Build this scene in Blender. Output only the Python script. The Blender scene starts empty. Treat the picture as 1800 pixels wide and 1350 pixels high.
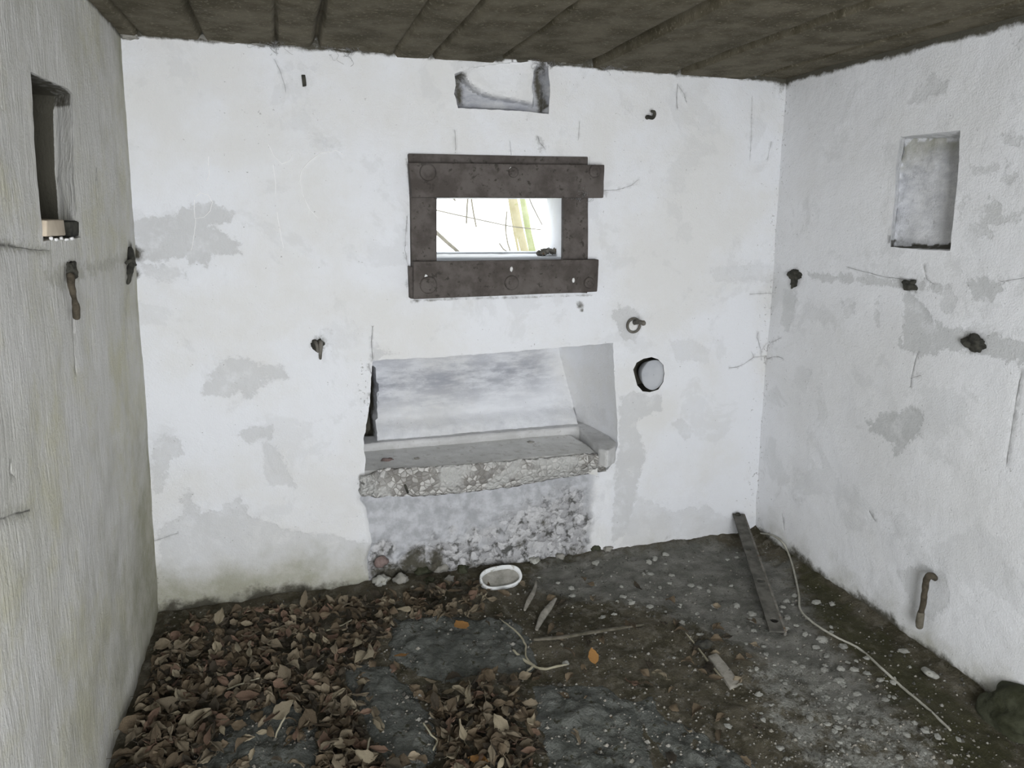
import bpy, bmesh, math, random
import numpy as np
from mathutils import Vector, Matrix, noise, geometry

# ------------------------------------------------------------------ camera
FPX = 1290.0
EYE = np.array([0.0, 0.0, 1.465])
_p = math.atan(301 / FPX); _t = math.atan(387 / math.hypot(FPX, 301)); _r = math.radians(0.32)
_F = np.array([math.sin(_t) * math.cos(_p), math.cos(_t) * math.cos(_p), -math.sin(_p)])
_R0 = np.array([math.cos(_t), -math.sin(_t), 0.0]); _U0 = np.cross(_R0, _F)
_R = _R0 * math.cos(_r) + _U0 * math.sin(_r)
_U = _U0 * math.cos(_r) - _R0 * math.sin(_r)
S = bpy.context.scene
C = S.collection
cam_d = bpy.data.cameras.new('camera'); cam = bpy.data.objects.new('camera', cam_d); C.objects.link(cam)
cam_d.sensor_width = 36; cam_d.lens = FPX / 1800 * 36; cam_d.clip_start = 0.01
m = Matrix(((_R[0], _U[0], -_F[0], EYE[0]), (_R[1], _U[1], -_F[1], EYE[1]), (_R[2], _U[2], -_F[2], EYE[2]), (0, 0, 0, 1)))
cam.matrix_world = m
S.camera = cam
# ------------------------------------------------------------------ light
S.view_settings.view_transform = 'Standard'; S.view_settings.look = 'None'
S.view_settings.gamma = 1; S.view_settings.use_curve_mapping = False
S.view_settings.exposure = 0.85
W = bpy.data.worlds.new('world'); S.world = W; W.use_nodes = True
W.node_tree.nodes['Background'].inputs[0].default_value = (0.93, 0.97, 1.0, 1)
W.node_tree.nodes['Background'].inputs[1].default_value = 1.9
def area(name, loc, target, sx, sy, power, col):
    d = bpy.data.lights.new(name, 'AREA'); d.shape = 'RECTANGLE'; d.size = sx; d.size_y = sy
    d.energy = power; d.color = col
    o = bpy.data.objects.new(name, d); C.objects.link(o); o.location = loc
    o.rotation_euler = (Vector(target) - Vector(loc)).to_track_quat('-Z', 'Y').to_euler()
    return o
# daylight entering by the doorway in the wall behind the camera
area('doorway_daylight', (0.18, -1.12, 1.12), (0.62, 2.7, 0.95), 0.85, 1.6, 46, (0.96, 0.975, 1.0))

# ------------------------------------------------------------------ geometry of the room
def ray(x, y): return _F * FPX + _R * (x - 900) - _U * (y - 675)
def onz(x, y, z=0.0):
    r = ray(x, y); return EYE + r * ((z - EYE[2]) / r[2])
BL = onz(280, 1090); BR = onz(1325, 938)
class Plane:
    def __init__(s, O, eu, ev, n):
        s.O = np.array(O, float); s.eu = eu / np.linalg.norm(eu); s.ev = ev / np.linalg.norm(ev); s.n = n / np.linalg.norm(n)
    def hit(s, x, y, w=0.0):
        r = ray(x, y); return EYE + r * ((np.dot(s.O - EYE, s.n) + w) / np.dot(r, s.n))
    def uv(s, x, y, w=0.0):
        d = s.hit(x, y, w) - s.O; return (float(np.dot(d, s.eu)), float(np.dot(d, s.ev)))
    def at(s, u, v, w=0.0): return s.O + s.eu * u + s.ev * v + s.n * w
Z = np.array([0, 0, 1.0])
_e = (BR - BL); PB = Plane(BL, _e, Z, np.cross(_e, Z) * 1.0)
if PB.n[1] > 0: PB.n = -PB.n
TL = PB.hit(213, 62); TR = PB.hit(1382, 142)
Yb = np.array([0, -1.0, 0])
def side(Bp, Tp, sgn):
    c = Tp - Bp; ev = c - Yb * np.dot(c, Yb); n = np.cross(Yb, ev)
    if n[0] * sgn < 0: n = -n
    return Plane(Bp, Yb, ev, n)
PL = side(BL, TL, 1); PR = side(BR, TR, -1)
ZC = float((TL[2] + TR[2]) / 2)

# ------------------------------------------------------------------ node helpers
class NT:
    def __init__(s, name, rough=0.9):
        s.m = bpy.data.materials.new(name); s.m.use_nodes = True
        s.t = s.m.node_tree; s.b = s.t.nodes['Principled BSDF']; s.b.inputs['Roughness'].default_value = rough
        s.b.inputs['Specular IOR Level'].default_value = 0.25
        s.tc = s.t.nodes.new('ShaderNodeTexCoord').outputs['Object']
    def put(s, sock, v):
        if isinstance(v, bpy.types.NodeSocket): s.t.links.new(v, sock)
        elif isinstance(v, (tuple, list)): sock.default_value = (*v, 1) if len(v) == 3 and sock.type == 'RGBA' else v
        else: sock.default_value = v
    def scl(s, sx, sy, sz):
        n = s.t.nodes.new('ShaderNodeMapping'); s.put(n.inputs['Vector'], s.tc); n.inputs['Scale'].default_value = (sx, sy, sz)
        return n.outputs[0]
    def noise(s, scale, detail=4, rough=0.55, vec=None, dist=0.0):
        n = s.t.nodes.new('ShaderNodeTexNoise'); s.put(n.inputs['Vector'], vec or s.tc)
        n.inputs['Scale'].default_value = scale; n.inputs['Detail'].default_value = detail
        n.inputs['Roughness'].default_value = rough; n.inputs['Distortion'].default_value = dist
        return n.outputs['Fac']
    def vor(s, scale, out='Distance', feature='F1', vec=None):
        n = s.t.nodes.new('ShaderNodeTexVoronoi'); n.feature = feature; s.put(n.inputs['Vector'], vec or s.tc)
        n.inputs['Scale'].default_value = scale
        return n.outputs[out]
    def math(s, op, a, b=0.0, c=None, clamp=False):
        n = s.t.nodes.new('ShaderNodeMath'); n.operation = op; n.use_clamp = clamp
        s.put(n.inputs[0], a); s.put(n.inputs[1], b)
        if c is not None: s.put(n.inputs[2], c)
        return n.outputs[0]
    def step(s, v, lo, hi, a=0.0, b=1.0):
        n = s.t.nodes.new('ShaderNodeMapRange'); n.interpolation_type = 'SMOOTHSTEP'
        s.put(n.inputs['Value'], v); n.inputs['From Min'].default_value = lo; n.inputs['From Max'].default_value = hi
        n.inputs['To Min'].default_value = a; n.inputs['To Max'].default_value = b
        return n.outputs[0]
    def mix(s, f, a, b, mode='MIX'):
        n = s.t.nodes.new('ShaderNodeMix'); n.data_type = 'RGBA'; n.blend_type = mode
        s.put(n.inputs[0], f); s.put(n.inputs[6], a); s.put(n.inputs[7], b)
        return n.outputs[2]
    def warp(s, sc):
        if sc in s.__dict__.setdefault('w', {}): return s.w[sc]
        n = s.t.nodes.new('ShaderNodeTexNoise'); s.put(n.inputs['Vector'], s.tc); n.inputs['Scale'].default_value = sc * 0.8; n.inputs['Detail'].default_value = 3
        v = s.t.nodes.new('ShaderNodeVectorMath'); v.operation = 'MULTIPLY_ADD'; s.put(v.inputs[0], n.outputs['Color']); v.inputs[1].default_value = (0.055,) * 3; s.put(v.inputs[2], s.tc)
        s.w[sc] = v.outputs[0]; return v.outputs[0]
    def attr(s, name):
        n = s.t.nodes.new('ShaderNodeAttribute'); n.attribute_name = name; return n.outputs['Fac']
    def rnd(s):
        return s.t.nodes.new('ShaderNodeObjectInfo').outputs['Random']
    def bump(s, h, dist=0.01, strength=1.0, prev=None):
        n = s.t.nodes.new('ShaderNodeBump'); s.put(n.inputs['Height'], h); n.inputs['Distance'].default_value = dist
        n.inputs['Strength'].default_value = strength
        if prev: s.t.links.new(prev, n.inputs['Normal'])
        return n.outputs[0]
    def done(s, col, nrm=None, rough=None, metal=None):
        s.put(s.b.inputs['Base Color'], col)
        if nrm: s.t.links.new(nrm, s.b.inputs['Normal'])
        if rough is not None: s.put(s.b.inputs['Roughness'], rough)
        if metal is not None: s.b.inputs['Metallic'].default_value = metal
        return s.m

def wall_mat(name, white, warm, gray, streak=0.0, tint=0.0, blot=0.35):
    k = NT(name, 0.93)
    n1 = k.noise(2.3, 7, 0.62); n2 = k.noise(22, 6, 0.6); n3 = k.noise(170, 3); n4 = k.noise(7, 6, 0.6); nf = k.noise(520, 2, 0.7)
    col = k.mix(k.step(n1, 0.38, 0.66), white, warm)
    # old damp mottling of the limewash
    col = k.mix(k.math('MULTIPLY', k.step(k.noise(4.1, 9, 0.66, dist=0.4), 0.54, 0.60), blot * 0.35), col, gray)
    if streak:
        v = k.noise(9, 6, 0.6, vec=k.scl(3.5, 3.5, 0.35))
        col = k.mix(k.math('MULTIPLY', k.step(v, 0.42, 0.70), streak), col, gray)
    if tint:
        col = k.mix(k.math('MULTIPLY', k.step(k.noise(3.1, 7, 0.7), 0.45, 0.7), tint), col, (0.53, 0.51, 0.33))
    npl = k.noise(30, 10, 0.72)
    pm = k.step(k.math('ADD', k.attr('peel'), k.math('MULTIPLY', k.math('SUBTRACT', npl, 0.5), 1.5)), 0.42, 0.60)
    pm = k.math('MULTIPLY', pm, k.step(k.noise(13, 8, 0.7), 0.30, 0.52, 0.35, 1.0))
    col = k.mix(k.math('MULTIPLY', pm, k.attr('peelk')), col, gray)
    so = k.math('MULTIPLY', k.attr('soot_shade'), k.step(k.noise(8, 8, 0.7, vec=k.scl(0.7, 1, 2.4)), 0.36, 0.62, 0.25, 1.0))
    col = k.mix(so, col, (0.36, 0.37, 0.41))
    g = k.step(k.math('ADD', k.attr('green'), k.math('MULTIPLY', k.math('SUBTRACT', n4, 0.5), 1.1)), 0.25, 1.0)
    col = k.mix(k.math('MULTIPLY', g, 0.85), col, k.mix(k.step(k.noise(9, 8, 0.7), 0.40, 0.62), (0.30, 0.295, 0.21), (0.42, 0.41, 0.34)))
    # rubble concrete
    vc = k.vor(34, 'Color', vec=k.warp(34)); vd = k.math('SUBTRACT', 0.75, k.vor(34, 'Distance', vec=k.warp(34)))
    sep = k.t.nodes.new('ShaderNodeSeparateColor'); k.put(sep.inputs[0], vc)
    peb = k.mix(k.step(sep.outputs[0], 0.1, 0.9), (0.38, 0.38, 0.39), (0.58, 0.58, 0.59))
    peb = k.mix(k.math('MULTIPLY', k.step(k.noise(19, 6, 0.7), 0.45, 0.60), k.step(vd, 0.40, 0.12)), peb, (0.10, 0.10, 0.095))
    cl_ = k.attr('clump')
    peb = k.mix(k.math('SUBTRACT', 1.0, k.step(k.math('ADD', cl_, k.math('MULTIPLY', k.math('SUBTRACT', n4, 0.5), 1.6)), 0.25, 0.75)), peb, k.mix(k.step(n2, 0.35, 0.65), (0.40, 0.41, 0.43), (0.56, 0.57, 0.60)))
    rb = k.attr('rubble')
    col = k.mix(k.step(k.math('ADD', rb, k.math('MULTIPLY', k.math('SUBTRACT', n2, 0.5), 0.4)), 0.4, 0.6), col, peb)
    sp = k.step(k.math('ADD', k.noise(75, 3, 0.7), k.math('MULTIPLY', k.attr('speck'), 0.12)), 0.68, 0.75)
    col = k.mix(k.math('MULTIPLY', sp, 0.6), col, (0.20, 0.195, 0.18))
    dm = k.step(k.math('ADD', k.attr('dirt_shade'), k.math('MULTIPLY', k.math('SUBTRACT', k.noise(26, 9, 0.72), 0.5), 1.3)), 0.30, 0.85)
    col = k.mix(dm, col, (0.085, 0.08, 0.062))  # real dirt, and the painted shade of holes and gaps
    col = k.mix(k.math('MULTIPLY', k.attr('line'), k.step(n2, 0.35, 0.60, 0.5, 1.0)), col, (0.10, 0.097, 0.09))
    col = k.mix(k.attr('chalk'), col, (0.95, 0.95, 0.95))
    b = k.bump(n2, 0.006, 0.6)
    b = k.bump(nf, 0.0012, 0.7, b)
    b = k.bump(n3, 0.002, 0.8, b)
    if streak: b = k.bump(k.noise(60, 4, 0.6, vec=k.scl(1.6, 1.6, 0.18)), 0.005, 0.8, b)
    b = k.bump(k.math('MULTIPLY', vd, k.math('MULTIPLY', k.step(rb, 0.3, 0.7), cl_)), 0.02, 0.6, b)
    b = k.bump(k.math('MULTIPLY', pm, -1.0), 0.0010, 0.6, b)
    return k.done(col, b)
M = {}
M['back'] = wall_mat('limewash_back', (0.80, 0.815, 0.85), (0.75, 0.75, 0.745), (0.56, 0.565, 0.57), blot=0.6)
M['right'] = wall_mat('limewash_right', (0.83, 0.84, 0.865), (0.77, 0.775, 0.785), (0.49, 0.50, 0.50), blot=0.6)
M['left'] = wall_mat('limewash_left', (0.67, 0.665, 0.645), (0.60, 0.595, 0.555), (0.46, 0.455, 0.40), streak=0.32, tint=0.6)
def simple(name, c1, c2, scale=12, rough=0.9, bump=0.004, c3=None, s3=60, metal=None, lo=0.35, hi=0.65, fine=200, rnd=0.0):
    k = NT(name, rough)
    col = k.mix(k.step(k.noise(scale, 6, 0.62), lo, hi), c1, c2)
    if c3: col = k.mix(k.step(k.noise(s3, 5, 0.65), 0.56, 0.66), col, c3)
    if rnd: col = k.mix(k.math('MULTIPLY', k.rnd(), rnd), col, tuple(x * 0.35 for x in c1))
    b = k.bump(k.noise(scale * 3, 6, 0.65), bump, 0.8); b = k.bump(k.noise(fine, 3, 0.6), bump * 0.3, 0.8, b)
    return k.done(col, b, metal=metal)
M['ceiling'] = simple('sooty_ceiling', (0.070, 0.060, 0.036), (0.145, 0.128, 0.090), 7, 0.95, 0.010, (0.20, 0.18, 0.13), 90)
M['beam'] = simple('rust_grey_iron', (0.070, 0.060, 0.054), (0.118, 0.105, 0.097), 14, 0.8, 0.003, (0.05, 0.044, 0.038), 45)
M['iron'] = simple('dull_iron', (0.10, 0.095, 0.08), (0.19, 0.18, 0.16), 25, 0.8, 0.002, (0.12, 0.075, 0.04), 60)
M['bar'] = simple('bar_iron', (0.06, 0.058, 0.05), (0.125, 0.12, 0.105), 18, 0.85, 0.002)
M['rust'] = simple('rusted_rod', (0.05, 0.042, 0.03), (0.095, 0.08, 0.058), 40, 0.9, 0.003)
M['black'] = simple('dark_pit', (0.03, 0.03, 0.026), (0.07, 0.068, 0.055), 30, 0.95, 0.004)
M['concrete'] = simple('grey_concrete', (0.66, 0.66, 0.64), (0.76, 0.76, 0.745), 8, 0.95, 0.003, (0.56, 0.55, 0.52), 35)
M['concrete_lt'] = simple('pale_concrete', (0.52, 0.52, 0.515), (0.64, 0.64, 0.64), 8, 0.95, 0.003, (0.50, 0.50, 0.49), 50)
M['plug'] = simple('smooth_plug', (0.42, 0.44, 0.475), (0.50, 0.515, 0.54), 6, 0.9, 0.002)
M['whitewashed'] = simple('whitewashed_concrete', (0.72, 0.72, 0.71), (0.80, 0.80, 0.80), 12, 0.95, 0.003, (0.55, 0.55, 0.53), 55)
M['felt'] = simple('sodden_felt', (0.072, 0.077, 0.068), (0.155, 0.162, 0.148), 16, 0.95, 0.02, (0.045, 0.044, 0.028), 30, fine=110)
M['bark'] = simple('grey_wood', (0.20, 0.19, 0.16), (0.33, 0.31, 0.27), 30, 0.9, 0.003)
M['darkwood'] = simple('damp_wood', (0.085, 0.078, 0.055), (0.155, 0.14, 0.11), 30, 0.9, 0.003)
M['peb'] = simple('pale_pebble', (0.42, 0.42, 0.38), (0.62, 0.62, 0.57), 25, 0.9, 0.003, (0.25, 0.24, 0.18), 40, rnd=0.45)
M['white'] = simple('white_enamel', (0.70, 0.72, 0.72), (0.80, 0.81, 0.81), 14, 0.55, 0.001, (0.45, 0.44, 0.40), 40)
M['soil_in'] = simple('grey_silt', (0.22, 0.215, 0.19), (0.32, 0.31, 0.28), 25, 0.95, 0.004)
M['beige'] = simple('beige_block', (0.52, 0.44, 0.34), (0.62, 0.54, 0.43), 14, 0.8, 0.001)
M['cord'] = simple('grey_cord', (0.30, 0.29, 0.24), (0.42, 0.41, 0.36), 20, 0.8, 0.001)
M['root'] = simple('pale_root', (0.24, 0.22, 0.155), (0.36, 0.335, 0.25), 20, 0.85, 0.001)
M['rock'] = simple('mossy_rock', (0.028, 0.03, 0.015), (0.062, 0.066, 0.042), 14, 0.95, 0.006)
M['web'] = simple('cobweb_grey', (0.22, 0.22, 0.22), (0.33, 0.33, 0.33), 30, 0.9, 0.001)
M['chalk'] = simple('silvery_trail', (0.9, 0.9, 0.9), (0.97, 0.97, 0.97), 30, 0.6, 0.0005)
M['trunk'] = simple('pale_bark', (0.29, 0.26, 0.15), (0.38, 0.345, 0.235), 4, 0.9, 0.01, (0.24, 0.26, 0.10), 9)
M['trunk_g'] = simple('ivy_bark', (0.28, 0.31, 0.15), (0.38, 0.40, 0.26), 5, 0.9, 0.01, (0.36, 0.36, 0.22), 10)
M['twig'] = simple('twig_bark', (0.16, 0.15, 0.12), (0.24, 0.22, 0.18), 10, 0.9, 0.001)
M['ground'] = simple('outside_ground', (0.3, 0.3, 0.22), (0.5, 0.5, 0.45), 3, 0.9, 0.01)
LEAFC = {'brown': ((0.090, 0.068, 0.042), (0.170, 0.130, 0.085)), 'tan': ((0.17, 0.14, 0.095), (0.26, 0.215, 0.15)),
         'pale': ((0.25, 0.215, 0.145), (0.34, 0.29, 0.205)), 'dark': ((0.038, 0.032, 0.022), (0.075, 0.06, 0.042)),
         'russet': ((0.13, 0.085, 0.058), (0.20, 0.13, 0.092)), 'orange': ((0.33, 0.16, 0.045), (0.42, 0.23, 0.08))}
for kk, (a, b) in LEAFC.items(): M['leaf_' + kk] = simple('leaf_' + kk, a, b, 35, 0.75, 0.002, rnd=0.5)
# floor
def floor_mat():
    k = NT('earth_floor', 0.95)
    n1 = k.noise(5, 7, 0.65); n2 = k.noise(24, 7, 0.7); n3 = k.noise(110, 4, 0.7); n4 = k.noise(11, 5)
    col = k.mix(k.step(n1, 0.38, 0.62), (0.072, 0.064, 0.038), (0.155, 0.138, 0.098))
    col = k.mix(k.step(n2, 0.48, 0.64), col, (0.205, 0.187, 0.145))
    gm = k.step(k.math('ADD', k.attr('silt'), k.math('MULTIPLY', k.math('SUBTRACT', n2, 0.5), 0.9)), 0.35, 0.7)
    col = k.mix(gm, col, k.mix(k.step(n4, 0.4, 0.62), (0.20, 0.20, 0.175), (0.30, 0.295, 0.265)))
    wm = k.step(k.math('ADD', k.attr('lime'), k.math('MULTIPLY', k.math('SUBTRACT', k.noise(14, 7, 0.75), 0.5), 2.4)), 0.55, 0.95)
    col = k.mix(wm, col, k.mix(k.step(n3, 0.35, 0.65), (0.24, 0.24, 0.21), (0.44, 0.44, 0.40)))
    mm = k.step(k.math('ADD', k.attr('moss'), k.math('MULTIPLY', k.math('SUBTRACT', n4, 0.5), 1.4)), 0.45, 0.8)
    col = k.mix(k.math('MULTIPLY', mm, 0.7), col, (0.060, 0.060, 0.024))
    sp = k.step(k.noise(80, 3, 0.8), 0.66, 0.72)
    col = k.mix(k.math('MULTIPLY', sp, 0.55), col, (0.42, 0.41, 0.35))
    col = k.mix(k.step(k.noise(45, 5, 0.75), 0.60, 0.68), col, (0.05, 0.045, 0.03))
    b = k.bump(n2, 0.03, 1.0); b = k.bump(n3, 0.012, 1.0, b); b = k.bump(k.noise(320, 2), 0.002, 0.9, b)
    return k.done(col, b)
M['floor'] = floor_mat()

# ------------------------------------------------------------------ mesh helpers
rng = random.Random(7)
def tag(o, label=None, cat=None, group=None, kind=None):
    if label: o['label'] = label
    if cat: o['category'] = cat
    if group: o['group'] = group
    if kind: o['kind'] = kind
    return o
def empty(name, loc=(0, 0, 0)):
    o = bpy.data.objects.new(name, None); C.objects.link(o); o.location = [float(a) for a in loc]; o.empty_display_size = 0.05
    return o
def obj(name, verts, faces, mat, parent=None, smooth=True, origin=None):
    verts = [tuple(map(float, v)) for v in verts]
    if parent is not None and origin is None: origin = parent.location
    if origin is not None: verts = [(v[0] - origin[0], v[1] - origin[1], v[2] - origin[2]) for v in verts]
    me = bpy.data.meshes.new(name); me.from_pydata(verts, [], faces); me.materials.append(M[mat] if isinstance(mat, str) else mat)
    if smooth: me.polygons.foreach_set('use_smooth', [True] * len(me.polygons))
    me.update()
    o = bpy.data.objects.new(name, me); C.objects.link(o)
    if parent is not None: o.parent = parent
    elif origin is not None: o.location = [float(a) for a in origin]
    return o
def join(*parts):
    V = []; Fc = []
    for v, f in parts:
        b = len(V); V += [tuple(map(float, a)) for a in v]; Fc += [tuple(i + b for i in q) for q in f]
    return V, Fc
def bm_out(bm):
    bm.verts.ensure_lookup_table(); bm.verts.index_update()
    r = [tuple(v.co) for v in bm.verts], [tuple(v.index for v in f.verts) for f in bm.faces]; bm.free(); return r
def box8(p, bevel=0.003, cuts=0, jit=0.0, seed=0):
    """box from 8 corners: bottom ring 0-3, top ring 4-7; bevelled, optionally roughened"""
    bm = bmesh.new(); vs = [bm.verts.new(tuple(map(float, a))) for a in p]
    for f in ((3, 2, 1, 0), (4, 5, 6, 7), (0, 1, 5, 4), (1, 2, 6, 5), (2, 3, 7, 6), (3, 0, 4, 7)): bm.faces.new([vs[i] for i in f])
    bmesh.ops.recalc_face_normals(bm, faces=bm.faces)
    if cuts: bmesh.ops.subdivide_edges(bm, edges=bm.edges[:], cuts=cuts, use_grid_fill=True)
    if bevel: bmesh.ops.bevel(bm, geom=[e for e in bm.edges if e.calc_face_angle(0) > 0.6], offset=bevel, segments=2, affect='EDGES', profile=0.5)
    if jit:
        for v in bm.verts:
            d = noise.noise_vector(v.co * 25 + Vector((seed, 0, 0))) * jit + noise.noise_vector(v.co * 80) * jit * 0.4
            v.co += d
    return bm_out(bm)
def wbox(P, u0, u1, v0, v1, w0, w1, **kw):
    pts = [P.at(u0, v0, w0), P.at(u1, v0, w0), P.at(u1, v0, w1), P.at(u0, v0, w1), P.at(u0, v1, w0), P.at(u1, v1, w0), P.at(u1, v1, w1), P.at(u0, v1, w1)]
    return box8(pts, **kw)
def wquad(P, px, w0, w1, **kw):
    """slab on a wall from four picture corners (bl, br, tr, tl) of its FRONT face at depth w1, back at w0"""
    a = [P.uv(x, y, w1) for x, y in px]
    bl, br, tr, tl = a
    pts = [P.at(*bl, w0), P.at(*br, w0), P.at(*br, w1), P.at(*bl, w1), P.at(*tl, w0), P.at(*tr, w0), P.at(*tr, w1), P.at(*tl, w1)]
    return box8(pts, **kw)
def catmull(pts, n=8):
    P = [np.array(p, float) for p in pts]; P = [2 * P[0] - P[1]] + P + [2 * P[-1] - P[-2]]; out = []
    for i in range(1, len(P) - 2):
        for j in range(n):
            t = j / n; a, b, c, d = P[i - 1:i + 3]
            out.append(0.5 * (2 * b + (c - a) * t + (2 * a - 5 * b + 4 * c - d) * t * t + (3 * b - 3 * c + d - a) * t ** 3))
    out.append(P[-2]); return out
def tube(pts, rad, seg=10, n=8, smooth=True, rough=0.0, flat=1.0):
    """swept tube with rounded ends; rad a number or a list over the control points"""
    if not hasattr(rad, '__len__'): rad = [rad] * len(pts)
    q = [np.append(np.array(p, float), r) for p, r in zip(pts, rad)]
    q = catmull(q, n) if smooth and len(q) > 2 else q
    if len(q) == 2: q = [q[0] + (q[1] - q[0]) * t for t in np.linspace(0, 1, 6)]
    V = []; Fc = []; up = None; rings = []
    P3 = [a[:3] for a in q]
    first = q[0].copy(); last = q[-1].copy()
    for i, a in enumerate(q):
        d = P3[min(i + 1, len(q) - 1)] - P3[max(i - 1, 0)]; d = d / (np.linalg.norm(d) + 1e-12)
        if up is None: up = np.cross(d, (0.3, 0.1, 0.95)); 
        up = up - d * np.dot(up, d); up /= np.linalg.norm(up) + 1e-12; sd = np.cross(d, up)
        lst = [(0, 1.0)]
        if i == 0: lst = [(-a[3] * 0.8, 0.35), (-a[3] * 0.5, 0.8), (0, 1.0)]
        if i == len(q) - 1: lst = [(0, 1.0), (a[3] * 0.5, 0.8), (a[3] * 0.8, 0.35)]
        for off, sc in lst:
            ring = []
            for j in range(seg):
                an = 2 * math.pi * j / seg; p = P3[i] + d * off + (up * math.cos(an) + sd * math.sin(an) * flat) * a[3] * sc
                if rough: p = p + np.array(noise.noise_vector(Vector(p) * 60)) * rough
                ring.append(len(V)); V.append(p)
            rings.append(ring)
    for r0, r1 in zip(rings, rings[1:]):
        for j in range(seg): Fc.append((r0[j], r0[(j + 1) % seg], r1[(j + 1) % seg], r1[j]))
    Fc.append(tuple(reversed(rings[0]))); Fc.append(tuple(rings[-1]))
    return V, Fc
def lump(c, r, seed=0, sub=3, amp=0.25, freq=3.0, R=None):
    bm = bmesh.new(); bmesh.ops.create_icosphere(bm, subdivisions=sub, radius=1.0)
    for v in bm.verts:
        d = 1 + amp * noise.noise(v.co * freq * 0.5 + Vector((seed * 7.3, 1, 2))) * 1.6 + amp * 0.4 * noise.noise(v.co * freq * 2 + Vector((seed, 3, 2)))
        p = Vector((v.co.x * r[0], v.co.y * r[1], v.co.z * r[2])) * d
        if R is not None: p = R @ p
        v.co = p + Vector([float(a) for a in c])
    return bm_out(bm)
def basis(P):  # rotation taking (u, v, w) to world
    return Matrix((P.eu, P.ev, P.n)).transposed()

# --- 2D tools
def seg_d(Pt, poly, closed=True):
    A = np.array(poly, float); B = np.roll(A, -1, 0) if closed else A[1:]; A = A if closed else A[:-1]
    best = np.full(len(Pt), 1e9)
    for a, b in zip(A, B):
        ab = b - a; L = (ab ** 2).sum() + 1e-12
        t = np.clip(((Pt - a) @ ab) / L, 0, 1); d = np.hypot(*(Pt - (a + t[:, None] * ab)).T); best = np.minimum(best, d)
    return best
def inside(Pt, poly):
    A = np.array(poly, float); B = np.roll(A, -1, 0); r = np.zeros(len(Pt), bool)
    for a, b in zip(A, B):
        c = (a[1] > Pt[:, 1]) != (b[1] > Pt[:, 1])
        if abs(b[1] - a[1]) < 1e-12: continue
        xi = (b[0] - a[0]) * (Pt[:, 1] - a[1]) / (b[1] - a[1]) + a[0]; r ^= c & (Pt[:, 0] < xi)
    return r
def sdist(Pt, poly): return np.where(inside(Pt, poly), 1, -1) * seg_d(Pt, poly)
def dens(poly, step, jit=0.0, seed=0, closed=True, jf=40):
    out = []; n = len(poly)
    for i in range(n if closed else n - 1):
        a = np.array(poly[i], float); b = np.array(poly[(i + 1) % n], float); kx = max(1, int(np.hypot(*(b - a)) / step))
        for j in range(kx):
            p = a + (b - a) * j / kx
            if jit: v = noise.noise_vector(Vector((p[0] * jf, p[1] * jf, seed * 3.7))); p = p + np.array([v[0], v[1]]) * jit
            out.append(p)
    if not closed: out.append(np.array(poly[-1], float))
    return out
def grid_in(poly, sp, holes=(), margin=0.5, jitter=0.3, seed=1):
    A = np.array(poly); lo = A.min(0); hi = A.max(0); r = np.random.RandomState(seed)
    xs = np.arange(lo[0], hi[0], sp); ys = np.arange(lo[1], hi[1], sp)
    G = np.array(np.meshgrid(xs, ys)).reshape(2, -1).T; G = G + (r.rand(*G.shape) - 0.5) * sp * jitter
    k = inside(G, poly) & (seg_d(G, poly) > sp * margin)
    for h in holes: k &= ~inside(G, h) & (seg_d(G, h) > sp * margin)
    return G[k]
def cdt(outline, holes, pts):
    V = [Vector((float(a), float(b))) for a, b in outline]; loops = [list(range(len(V)))]
    for h in holes:
        b = len(V); V += [Vector((float(x), float(y))) for x, y in h]; loops.append(list(range(b, len(V))))
    V += [Vector((float(a), float(b))) for a, b in pts]
    E = [(l[i], l[(i + 1) % len(l)]) for l in loops for i in range(len(l))]
    r = geometry.delaunay_2d_cdt(V, E, [], 0, 1e-6, True)
    vv = np.array([tuple(a) for a in r[0]]); T = np.array([f for f in r[2] if len(f) == 3]); c = vv[T].mean(1)
    k = inside(c, outline)
    for h in holes: k &= ~inside(c, h)
    T = T[k]; a, b, cc = vv[T[:, 0]], vv[T[:, 1]], vv[T[:, 2]]
    ar = (b[:, 0] - a[:, 0]) * (cc[:, 1] - a[:, 1]) - (b[:, 1] - a[:, 1]) * (cc[:, 0] - a[:, 0])
    T[ar < 0] = T[ar < 0][:, ::-1]
    return vv, T
def nz(u, v, s, seed=0): return noise.noise(Vector((u * s, v * s, seed * 5.1)))
FIELDS = ('peel', 'peelk', 'green', 'dirt_shade', 'line', 'chalk', 'rubble', 'speck', 'soot_shade', 'clump')
def sm(x): x = np.clip(x, 0, 1); return x * x * (3 - 2 * x)

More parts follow.
